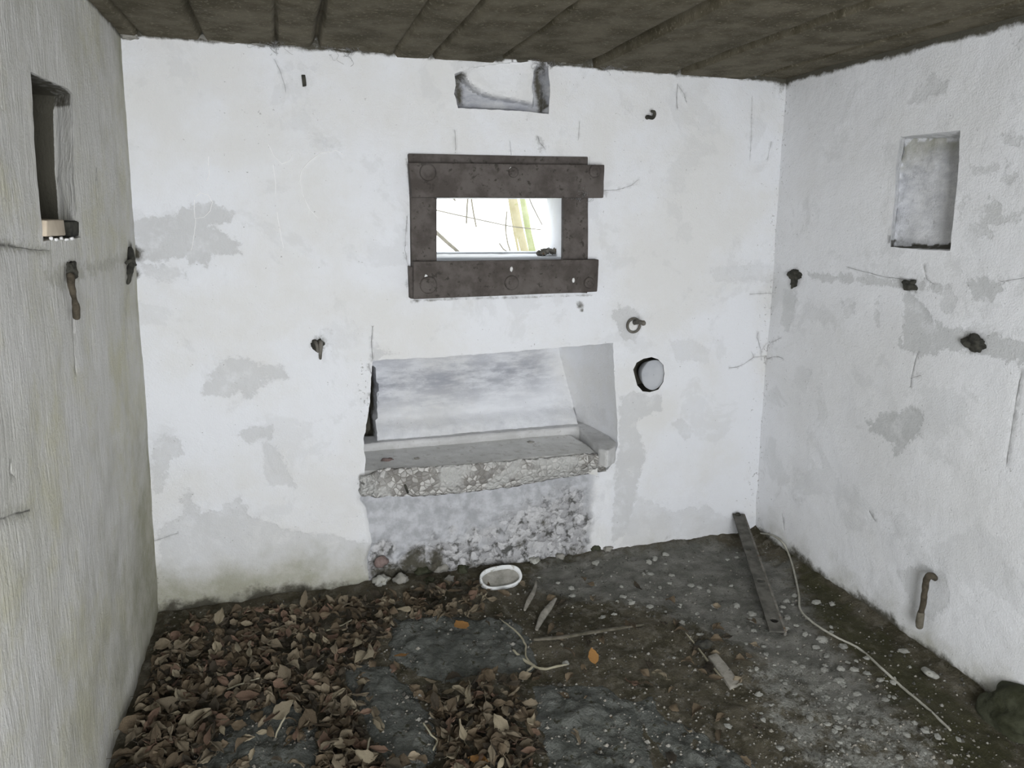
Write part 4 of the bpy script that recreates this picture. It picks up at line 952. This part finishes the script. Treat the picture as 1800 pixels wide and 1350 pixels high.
# ------------------------------------------------------------------ things on the floor
def sheet(name, px, label, h=0.006, mat='felt', seed=0, thick=0.010, amp=0.022, cat='felt'):
    poly = dens(fpoly(px), 0.010, 0.022, seed, jf=18); g_ = grid_in(poly, 0.010, ()); v2, T = cdt(poly, [], g_)
    e = seg_d(v2, poly)
    V = [(a, b_, fl(a, b_) + (h + 0.010) * min(1, ee / 0.05) ** .5 - 0.004 + amp * (0.5 * nz(a, b_, 7, seed) + .35 * nz(a, b_, 16, seed + 1) + 0.3 * nz(a, b_, 40, seed) + 0.15 * nz(a, b_, 90, seed)) * min(1, ee / .05)) for (a, b_), ee in zip(v2, e)]
    c = np.mean(V, 0)
    o = obj(name, V, [tuple(int(i) for i in t) for t in T], mat, origin=c)
    md = o.modifiers.new('thickness', 'SOLIDIFY'); md.thickness = thick; md.offset = -1
    return tag(o, label, cat, 'scraps of sodden felt on the floor')
SH = []
def sh_add(px, **k): SH.append(fpoly(px)); return sheet('felt_scrap', px, **k)
sh_add([(690, 1095), (760, 1085), (840, 1090), (900, 1085), (935, 1130), (945, 1165), (930, 1190), (860, 1185), (800, 1200), (740, 1195), (680, 1160)], label='dark grey sodden felt scrap around the lone orange leaf in the middle of the floor', seed=1)
sh_add([(600, 1190), (640, 1175), (690, 1180), (740, 1230), (770, 1290), (770, 1350), (700, 1400), (660, 1330), (620, 1240)], label='dark grey sodden felt scrap winding through the leaves in the lower middle left', seed=2)
sh_add([(430, 1250), (500, 1235), (530, 1260), (560, 1290), (560, 1380), (400, 1420), (300, 1380), (360, 1320)], label='large dark grey sodden felt scrap among leaves at the lower left edge', seed=3)
sh_add([(930, 1205), (990, 1200), (1080, 1215), (1130, 1260), (1150, 1330), (1160, 1400), (970, 1400), (955, 1310), (935, 1250)], label='broad dark grey sodden felt scrap at the lower middle edge', seed=4, amp=.028)
sh_add([(1090, 1240), (1140, 1225), (1180, 1262), (1240, 1290), (1330, 1345), (1360, 1400), (1180, 1400), (1165, 1330), (1130, 1280)], label='crumpled dark grey sodden felt scrap at the lower edge beside the white debris', seed=5, amp=.035)

# oval white ring
ov = empty('oval_ring', onf(880, 1010)); tag(ov, 'white oval tin ring full of silt standing tipped below the recess', 'ring')
oc = onf(880, 1016, 0.030); ax = np.array([1, 0.05, 0.03]); ax /= np.linalg.norm(ax); ay = np.array([0, 0.82, 0.57]); ay = ay - ax * np.dot(ax, ay); ay /= np.linalg.norm(ay); az = np.cross(ax, ay)
def oval(rx, ry, n=48):  # superellipse
    o = []
    for i in range(n):
        a = 2 * math.pi * i / n; c_, s_ = math.cos(a), math.sin(a)
        o.append((rx * math.copysign(abs(c_) ** .72, c_), ry * math.copysign(abs(s_) ** .85, s_)))
    return o
rings = [(oval(.086, .047), -.012), (oval(.088, .049), .012), (oval(.085, .046), .015), (oval(.079, .040), .013), (oval(.077, .037), -.004), (oval(.077, .037), -.014)]
V = []; Fc = []
for L, h in rings:
    for a, b_ in L: V.append(oc + ax * a + ay * b_ + az * (h + .002 * nz(a, b_, 50, 3)))
n = 48
for i in range(len(rings) - 1):
    for j in range(n): Fc.append((i * n + j, i * n + (j + 1) % n, (i + 1) * n + (j + 1) % n, (i + 1) * n + j))
part('rim', 'white', (V, Fc), ov)
g_ = oval(.078, .038); v2, T = cdt(g_, [], grid_in(g_, .006, ()))
part('silt', 'soil_in', ([oc + ax * a + ay * b_ + az * (-.004 + .003 * nz(a, b_, 60, 1)) for a, b_ in v2], [tuple(int(i) for i in t) for t in T]), ov)

# drilled flat bar
A = PB.hit(1296, 905, 0.02); A = A + 0; B = onf(1366, 1112, 0.016); d = A - B; Lb = np.linalg.norm(d); d /= Lb
sx_ = np.cross(d, (0, 0, 1)); sx_ /= np.linalg.norm(sx_); sz_ = np.cross(sx_, d)
if sz_[2] < 0: sz_ = -sz_
bar = empty('drilled_bar', B); tag(bar, 'grey flat iron bar with drilled holes leaning on the far right corner base', 'bar')
hwb = 0.027; outl = dens([(-hwb, 0), (hwb, 0), (hwb, Lb), (-hwb * .8, Lb)], 0.012, 0.0008, 3)
holes = [[(cx + rr * math.cos(a), cy + rr * math.sin(a)) for a in np.linspace(0, 2 * math.pi, 16, endpoint=False)] for cx, cy, rr in ((.002, .060, .015), (.002, .30, .016), (-.004, .52, .010))]
v2, T = cdt(outl, holes, grid_in(outl, .014, holes))
V = []; Fc = []; th = .007
for s_ in (0, 1):
    b0 = len(V)
    for a, b_ in v2: V.append(B + sx_ * a + d * b_ + sz_ * (th * s_))
    Fc += [tuple(int(i) + b0 for i in (t if s_ else t[::-1])) for t in T]
nb = len(v2)
ed = {}
for t in T:
    for i in range(3):
        e_ = (int(t[i]), int(t[(i + 1) % 3])); ed[e_] = 1
for a, b_ in ed:
    if (b_, a) not in ed: Fc.append((a, b_, b_ + nb, a + nb))
part('flat_bar', 'bar', (V, Fc), bar, smooth=False)
part('flange', 'iron', box8([B + sx_ * hwb * .9 - sz_ * .018 , B + sx_ * (hwb + .006) - sz_ * .018, B + sx_ * (hwb + .006) - sz_ * .018 + d * Lb, B + sx_ * hwb * .9 - sz_ * .018 + d * Lb,
                          B + sx_ * hwb * .9 + sz_ * .008, B + sx_ * (hwb + .006) + sz_ * .008, B + sx_ * (hwb + .006) + sz_ * .008 + d * Lb, B + sx_ * hwb * .9 + sz_ * .008 + d * Lb], bevel=.001), bar)
part('end_nut', 'black', lump(A - d * .012 + sz_ * .010, (.012, .012, .007), 3, 3, .2), bar)
# cord
cp = [PB.hit(1316, 934, .02), PB.hit(1335, 937, .05), onf(1357, 941, .05), onf(1375, 953, .035), onf(1386, 973, .015), onf(1396, 1005, .005), onf(1404, 1045, .004), onf(1407, 1072, .004), onf(1430, 1095, .004), onf(1470, 1120, .004), onf(1510, 1140, .004), onf(1550, 1175, .004), onf(1585, 1207, .004), onf(1630, 1245, .004), onf(1670, 1283, .003)]
v, f = tube(cp, .0042, 8, 10, rough=.001); tag(obj('cord', v, f, 'cord', origin=cp[-1]), 'long grey cord snaking along the floor by the right wall', 'cord')
# roots, sticks, laths
def stick(name, pts, r, mat, label, cat, group=None, flat=1.0, rough=.002, seg=8):
    P_ = [onf(x, y, dz) for x, y, dz in pts]; v, f = tube(P_, r, seg, 6, rough=rough, flat=flat); return tag(obj(name, v, f, mat, origin=P_[0]), label, cat, group)
stick('dry_root', [(878, 1088, .012), (895, 1100, .02), (913, 1116, .022), (924, 1135, .02), (924, 1152, .018), (935, 1168, .016), (955, 1176, .014), (975, 1172, .014), (996, 1168, .014)], [.002, .0028, .0034, .0034, .003, .0042, .0045, .0036, .003], 'root', 'pale twisted dry root lying on the grey felt near the floor centre', 'root')
stick('dry_root', [(902, 1143, .012), (918, 1158, .016), (936, 1170, .014), (925, 1182, .01), (915, 1192, .006)], [.004, .0055, .005, .003, .002], 'root', 'short forked pale root crossing the end of the long one', 'root')
stick('wood_splinter', [(943, 1107, .006), (953, 1085, .018), (965, 1068, .02), (977, 1052, .014)], [.006, .013, .013, .005], 'bark', 'grey pointed wood splinter standing right of the other splinter below the oval ring', 'stick', 'wood splinters', .45)
stick('wood_splinter', [(922, 1072, .008), (930, 1055, .014), (938, 1040, .014), (943, 1022, .008)], [.006, .010, .009, .004], 'bark', 'grey wood splinter just below and right of the oval ring', 'stick', 'wood splinters', .45)
stick('wood_lath', [(940, 1124, .008), (980, 1121, .012), (1030, 1113, .014), (1080, 1105, .012), (1130, 1098, .006)], [.009, .011, .011, .010, .006], 'darkwood', 'long dark grey weathered lath lying across the middle of the floor', 'lath', None, .5)
stick('wood_lath', [(1205, 1112, .004), (1228, 1140, .006), (1255, 1175, .006), (1290, 1212, .004)], [.002, .0035, .004, .002], 'root', 'thin pale splintered strip on the floor left of the whitish debris', 'lath')
def plank(px, th, label, mat='bark', seed=0):
    b0 = [onf(x, y, .002) for x, y in px]; t0 = [p + np.array([0, 0, th]) for p in b0]; v, f = box8(b0 + t0, bevel=.002, cuts=4, jit=.003, seed=seed)
    return tag(obj('bark_piece', v, f, mat, origin=b0[0]), label, 'bark')
plank([(1245, 1158), (1260, 1152), (1302, 1205), (1283, 1214)], .012, 'greyish brown slab of bark on the floor right of the pale splintered strip', 'bark')
stick('stone_flake', [(1352 + 275, 1178, .010), (1635, 1184, .012), (1644, 1189, .010)], [.014, .020, .014], 'peb', 'large pale flat stone on the floor by the right wall', 'stone', None, .6, .004, 12)
v, f = lump(onf(1238, 1132, .010), (.028, .02, .014), 8, 3, .4); tag(obj('dark_stone', v, f, 'black', origin=onf(1238, 1132)), 'dark round stone beside the top of the pale splintered strip', 'stone')
c = onf(1784, 1272, .0); 
v, f = lump(c + np.array([0.03, -.02, .02]), (.10, .13, .075), 5, 5, .18, 3); tag(obj('mossy_block', v, f, 'rock', origin=c), 'dark mossy lump of rubble at the foot of the right wall, right picture edge', 'rubble')
v, f = lump(PB.hit(670, 988, .004), (.026, .024, .014), 9, 3, .35, R=basis(PB)); tag(obj('embedded_stone', v, f, 'russetstone', origin=PB.hit(670, 988)), 'reddish stone stuck in the lower left corner of the rubble face', 'stone')
stick('dark_twig', [(561, 1064, .0), (562, 1052, .02), (561, 1043, .045)], [.0035, .0035, .002], 'black', 'short dark twig standing upright against the foot of the back wall', 'twig')
for px_, lb in (([(745, 1272, .03), (757, 1290, .035), (768, 1302, .03), (762, 1318, .03)], 'bent pale stalk in the leaves left of the heap at the bottom'), ([(500, 1262, .04), (488, 1285, .03), (484, 1296, .02)], 'short pale stalk under the rolled leaf at the lower left'),
                ([(400, 1212, .03), (430, 1200, .04), (455, 1192, .03)], 'thin pale stalk across the litter in the middle left'), ([(640, 1352, .03), (645, 1320, .045), (650, 1298, .04)], 'upright pale stalk at the bottom edge between two felt scraps'),
                ([(575, 1108, .03), (600, 1100, .035), (618, 1090, .03)], 'thin stalk in the litter near the back wall')):
    stick('dry_stalk', px_, .0026, 'root', lb, 'stalk', 'dry stalks in the leaf litter')
# lumps at the foot of the rubble face
for i, (px, py, r) in enumerate(((668, 1022, .03), (705, 1018, .028), (742, 1005, .03), (775, 1000, .034), (812, 1000, .026), (835, 992, .022), (940, 985, .022), (985, 978, .018), (1045, 962, .024), (1068, 965, .018), (755, 1020, .02), (790, 1018, .018))):
    c = onf(px, py, r * .25); v, f = lump(c, (r, r * .8, r * .7), i + 80, 3, .45); rk = 'peb' if i in (0, 6) else ('soil_in' if i % 2 else 'rock')
    tag(obj('rubble_stone', v, f, rk, origin=c), 'rough broken stone at the foot of the rubble face under the ledge', 'stone', 'stones at the foot of the rubble face')

# ------------------------------------------------------------------ pebbles
def link_copy(src, loc, rot, sc, label, group, cat):
    o = src.copy(); C.objects.link(o); o.location = [float(a) for a in loc]; o.rotation_euler = rot; o.scale = sc; tag(o, label, cat, group); return o
protos = []
for i in range(6):
    v, f = lump((0, 0, 0), (1, .72, .42), i + 30, 3, .35); me = bpy.data.meshes.new('pebble'); me.from_pydata(v, [], f); me.polygons.foreach_set('use_smooth', [True] * len(me.polygons)); me.materials.append(M['peb']); protos.append(me)
peb_px = [(1047, 990, 17), (1180, 1012, 12), (1215, 1030, 14), (1285, 1030, 9), (1245, 1040, 10), (1095, 1050, 14), (1170, 975, 13), (1150, 980, 9), (1060, 1085, 12), (1080, 1080, 10), (1110, 1060, 12),
          (1322, 1080, 16), (1320, 1090, 14), (1384, 1086, 16), (1376, 1068, 10), (1383, 1105, 10), (1400, 1100, 10), (1415, 1115, 12), (1298, 1102, 9), (1342, 1137, 10), (1435, 1060, 16), (1462, 1062, 14),
          (1445, 1125, 20), (1482, 1137, 18), (1434, 1138, 14), (1453, 1153, 14), (1478, 1176, 16), (1502, 1178, 15), (1524, 1184, 12), (1547, 1196, 14), (1570, 1200, 12), (1475, 1198, 18), (1490, 1165, 9), (1588, 1145, 16), (1450, 1178, 12)]
rr = random.Random(12); n_p = 0
for _ in range(1500):
    px, py = rr.uniform(930, 1760), rr.uniform(960, 1349)
    g_ = onz(px, py)[:2]; G_ = np.array([g_])
    if g_[0] > 1.9 or g_[1] > 2.66: continue
    if any(inside(G_, s_)[0] for s_ in SH): continue
    dn = 0.18 + (0.8 if inside(G_, siltp)[0] else 0) * .35 + (1.0 if inside(G_, limep[0][0])[0] else 0)
    if px < 1200 and py > 1110: dn *= 0.3
    if rr.random() > dn * .33: continue
    peb_px.append((px, py, rr.choice((5, 6, 7, 8, 9, 11, 14)))); n_p += 1
    if len(peb_px) >= 285: break
for px, py, s_ in peb_px:
    p = onf(px, py); dist = np.linalg.norm(p - EYE); r = s_ / 2 * dist / FPX * .9
    o = bpy.data.objects.new('pebble', protos[rr.randrange(6)]); C.objects.link(o); o.location = [float(p[0]), float(p[1]), float(p[2]) + r * .12]
    o.rotation_euler = (rr.uniform(-.2, .2), rr.uniform(-.2, .2), rr.uniform(0, 6.28)); o.scale = (r, r, r)
    zn = ('along the foot of the back wall' if p[1] > 2.45 else 'in the patch of whitish debris' if inside(np.array([p[:2]]), limep[0][0])[0] else 'between the grey cord and the right wall' if p[0] > 1.72
          else 'between the drilled bar and the grey cord' if p[0] > 1.5 and p[1] > 1.75 else 'on the silty ground left of the drilled bar' if p[1] > 2.0 else 'on the dark ground near the lower picture edge' if p[0] < 1.2 else 'left of the whitish debris')
    sz = 'large' if s_ >= 14 else 'middling' if s_ >= 9 else 'tiny'
    tag(o, '%s pale pebble %s' % (sz, zn), 'pebble', '%s pebbles %s' % (sz, zn))

# ------------------------------------------------------------------ leaves
def leaf_mesh(seed, col, flat=False):
    r = random.Random(seed); NL, NW = 9, 7; ratio = r.uniform(.34, .66); fold = r.uniform(-.2, .8); curl = r.uniform(-1.6, 1.8); tw_ = r.uniform(-1.2, 1.2); wav = r.uniform(.03, .10); ph = r.uniform(0, 6)
    if flat: ratio, fold, curl, tw_, wav = .85, .05, .25, .1, .02
    V = []; Fc = []
    for i in range(NL):
        t = i / (NL - 1); hw = ratio * .5 * (math.sin(math.pi * min(1, t ** .78 * 0.99)) ** 1.05 * (1 - .15 * t) * 1.1 + .012) * (1 + .10 * math.sin(i * 2.7 + ph))
        for j in range(NW):
            s_ = (j / (NW - 1) - .5) * 2; y = t - .5; x = s_ * hw; z = fold * abs(x) + wav * math.sin(s_ * 5 + t * 7 + ph) * (abs(s_) * .8 + .2)
            a = curl * y; y2 = math.sin(a) / curl if abs(curl) > .05 else y; z += (1 - math.cos(a)) / curl if abs(curl) > .05 else 0
            c_, s2 = math.cos(tw_ * y), math.sin(tw_ * y); V.append((x * c_ - z * s2 * .6, y2, z * c_ + x * s2))
    for i in range(NL - 1):
        for j in range(NW - 1): a = i * NW + j; Fc.append((a, a + 1, a + NW + 1, a + NW))
    m0 = NW // 2; e_ = V[(NL - 1) * NW + m0]; b0 = V[m0]
    st = tube([b0, (b0[0], b0[1] - .1, b0[2] + .02), (b0[0] + .03, b0[1] - .2, b0[2] + .05)], [.014, .011, .009], 4, 2)
    V2, F2 = join((V, Fc), st)
    me = bpy.data.meshes.new('dry_leaf'); me.from_pydata(V2, [], F2); me.polygons.foreach_set('use_smooth', [True] * len(me.polygons)); me.materials.append(M['leaf_' + col]); return me
cols = ['brown'] * 6 + ['tan'] * 5 + ['pale'] * 2 + ['dark'] * 3 + ['russet'] * 3
lib = {c_: [leaf_mesh(100 + i * 7 + len(c_) * 131, c_) for i in range(7)] for c_ in ('brown', 'tan', 'pale', 'dark', 'russet', 'orange')}
rr = random.Random(5); cand = []
tries = 0
sparse = fpoly([(640, 1090), (930, 1180), (1250, 1220), (1300, 1349), (600, 1400)])
while len(cand) < 1900 and tries < 60000:
    tries += 1; px, py = rr.uniform(190, 1330), rr.uniform(1015, 1400); p = onz(px, py); G_ = np.array([p[:2]])
    if p[0] < -0.535 or p[1] > 2.67: continue
    ins = inside(G_, litter)[0]; e_ = float(sdist(G_, litter)[0])
    sheeted = any(inside(G_, s_)[0] for s_ in SH)
    pr = 1.0 if ins else 0.03
    if not ins and e_ > -.12: pr = .22
    if sheeted: pr *= .16 if e_ > -.03 and px < 900 else .07
    if not ins and px > 1000: pr = .045 if not sheeted else .012
    if px > 640 and ins: pr *= .8
    if rr.random() > pr: continue
    cand.append((px, py, rr.uniform(.030, .060) * (1 if rr.random() < .92 else 1.35), rr.random(), ins))
rows = []
for px, py, L, lay, ins in cand:
    dz = lay * .035 if ins else .004; p = onf(px, py, dz); dist = np.linalg.norm(p - EYE)
    rows.append((L * L / dist ** 2 * (0.35 + lay if ins else 1.2), p, L, lay, ins))
rows.sort(key=lambda a: -a[0])
named = [(810, 1105, .068, 'orange', 'lone bright orange leaf lying flat on the dark felt left of the pale root', (0.05, .1, .4)),
         (704, 1160, .046, 'orange', 'small orange leaf at the left edge of the felt with the lone orange leaf', (.2, .3, 1.9)),
         (1042, 1166, .052, 'orange', 'small ochre orange leaf alone right of the pale root', (.9, .2, .3)),
         (840, 1346, .055, 'orange', 'orange red leaf at the bottom picture edge left of centre', (.2, .1, 1.3)),
         (345, 1280, .10, 'pale', 'large pale tan curled leaf near the lower left corner of the floor', (.3, .2, -.95)),
         (498, 1260, .075, 'pale', 'pale rolled upright leaf standing on the felt at the lower left', (.5, .9, -.6)),
         (810, 1300, .060, 'pale', 'pale pink brown leaf standing upright near the bottom edge, left of centre', (.9, .1, .4)),
         (880, 1290, .070, 'pale', 'pale cupped leaf standing left of the broad felt scrap at the bottom', (.8, -.3, .2)),
         (1160, 1195, .055, 'pale', 'pale jagged leaf alone on dark earth, lower right of the ochre leaf', (.4, .2, 1.2)),
         (1110, 1208, .048, 'russet', 'flat russet leaf on dark earth left of the pale jagged one', (.1, .1, .9))]
reds = {'pale': 'pale', 'tan': 'tan', 'brown': 'brown', 'dark': 'dark brown', 'russet': 'russet', 'orange': 'orange'}
cnt = 0; rest = []
for sc, p, L, lay, ins in rows:
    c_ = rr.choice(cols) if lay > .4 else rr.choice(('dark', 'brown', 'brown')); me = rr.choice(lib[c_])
    ti = .6 if ins else .3
    rot = (rr.gauss(0, ti), rr.gauss(0, ti), rr.uniform(0, 6.28)); s_ = L * 1.0
    if cnt < 288:
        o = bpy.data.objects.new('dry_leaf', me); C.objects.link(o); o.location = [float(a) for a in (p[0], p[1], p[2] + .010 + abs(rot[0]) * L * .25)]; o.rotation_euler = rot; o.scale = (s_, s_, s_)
        if ins: zn = 'at the foot of the left wall' if p[0] < -.22 else 'along the foot of the back wall' if p[1] > 2.3 else 'in the litter left of the centre felt scrap' if p[1] > 1.85 and p[0] < .35 else 'in the litter at the lower left picture edge' if p[0] < .22 else 'in the heap left of the broad bottom felt scrap'
        else: zn = 'loose on a grey felt scrap' if any(inside(np.array([p[:2]]), q_)[0] for q_ in SH) else 'loose on bare earth in the right half of the floor' if p[0] > .75 else 'loose on bare earth near the floor centre'
        big = 'large' if L > .046 else 'small'
        tag(o, '%s dry %s leaf %s' % (big, reds[c_], zn), 'leaf', '%s %s leaves %s' % (big, reds[c_], zn)); cnt += 1
    else: rest.append((me, p, rot, s_))
for i, (px, py, L, c_, lb, rot) in enumerate(named):
    me = leaf_mesh(900 + i, c_, i in (0, 1, 2, 3)); p = onf(px, py, .02); o = bpy.data.objects.new('dry_leaf', me); C.objects.link(o)
    o.location = [float(a) for a in (p[0], p[1], p[2] + .014 + abs(rot[0]) * L * .3)]; o.rotation_euler = rot; o.scale = (L, L * (1 if i != 0 else .9), L); tag(o, lb, 'leaf')
# what is left of the litter, one mass
V = []; Fc = []; MI = []; mats = ['brown', 'tan', 'pale', 'dark', 'russet', 'orange']
for me, p, rot, s_ in rest:
    Mx = Matrix.Translation(Vector((float(p[0]), float(p[1]), float(p[2]) + .006))) @ (Vector(rot) and Matrix.Rotation(rot[2], 4, 'Z') @ Matrix.Rotation(rot[1], 4, 'Y') @ Matrix.Rotation(rot[0], 4, 'X')) @ Matrix.Scale(s_, 4)
    b0 = len(V); V += [tuple(Mx @ v_.co) for v_ in me.vertices]; mi = mats.index(me.materials[0].name.replace('leaf_', ''))
    for pl_ in me.polygons: Fc.append(tuple(i + b0 for i in pl_.vertices)); MI.append(mi)
o = obj('leaf_litter', V, Fc, 'leaf_brown')
o.data.materials.clear()
for c_ in mats: o.data.materials.append(M['leaf_' + c_])
o.data.polygons.foreach_set('material_index', MI)
tag(o, 'bed of small brown dead leaves spread over the left half of the floor', 'leaf litter', kind='stuff')
# fine crumbs and grit
rr = random.Random(31); V = []; Fc = []; MI = []
for _ in range(7000):
    px, py = rr.uniform(230, 1790), rr.uniform(955, 1400); p = onz(px, py, .01)
    if p[0] > 1.97 or p[1] > 2.68 or p[0] < -.52: continue
    h0 = fl(p[0], p[1]); r = rr.uniform(.0012, .0050) * (1 if rr.random() < .93 else 1.8); b0 = len(V); h_ = rr.uniform(0, 6.28)
    if any(inside(np.array([p[:2]]), s_)[0] for s_ in SH): h0 += .012
    for k_ in range(5): a = h_ + k_ * 1.2566 + rr.uniform(-.3, .3); V.append((p[0] + r * math.cos(a) * rr.uniform(.7, 1.4), p[1] + r * math.sin(a), h0 - .001 + rr.uniform(0, .001)))
    V.append((p[0] + r * .2, p[1], h0 + r * .9)); Fc += [(b0 + k_, b0 + (k_ + 1) % 5, b0 + 5) for k_ in range(5)]; MI += [rr.choice((0, 1, 1, 2, 2, 2, 2))] * 5
o = obj('grit', V, Fc, 'soil_in', smooth=False)
o.data.materials.append(M['bark']); o.data.materials.append(M['bar']); o.data.polygons.foreach_set('material_index', MI)
tag(o, 'fine grey grit and crumbs strewn over the earth floor', 'grit', kind='stuff')
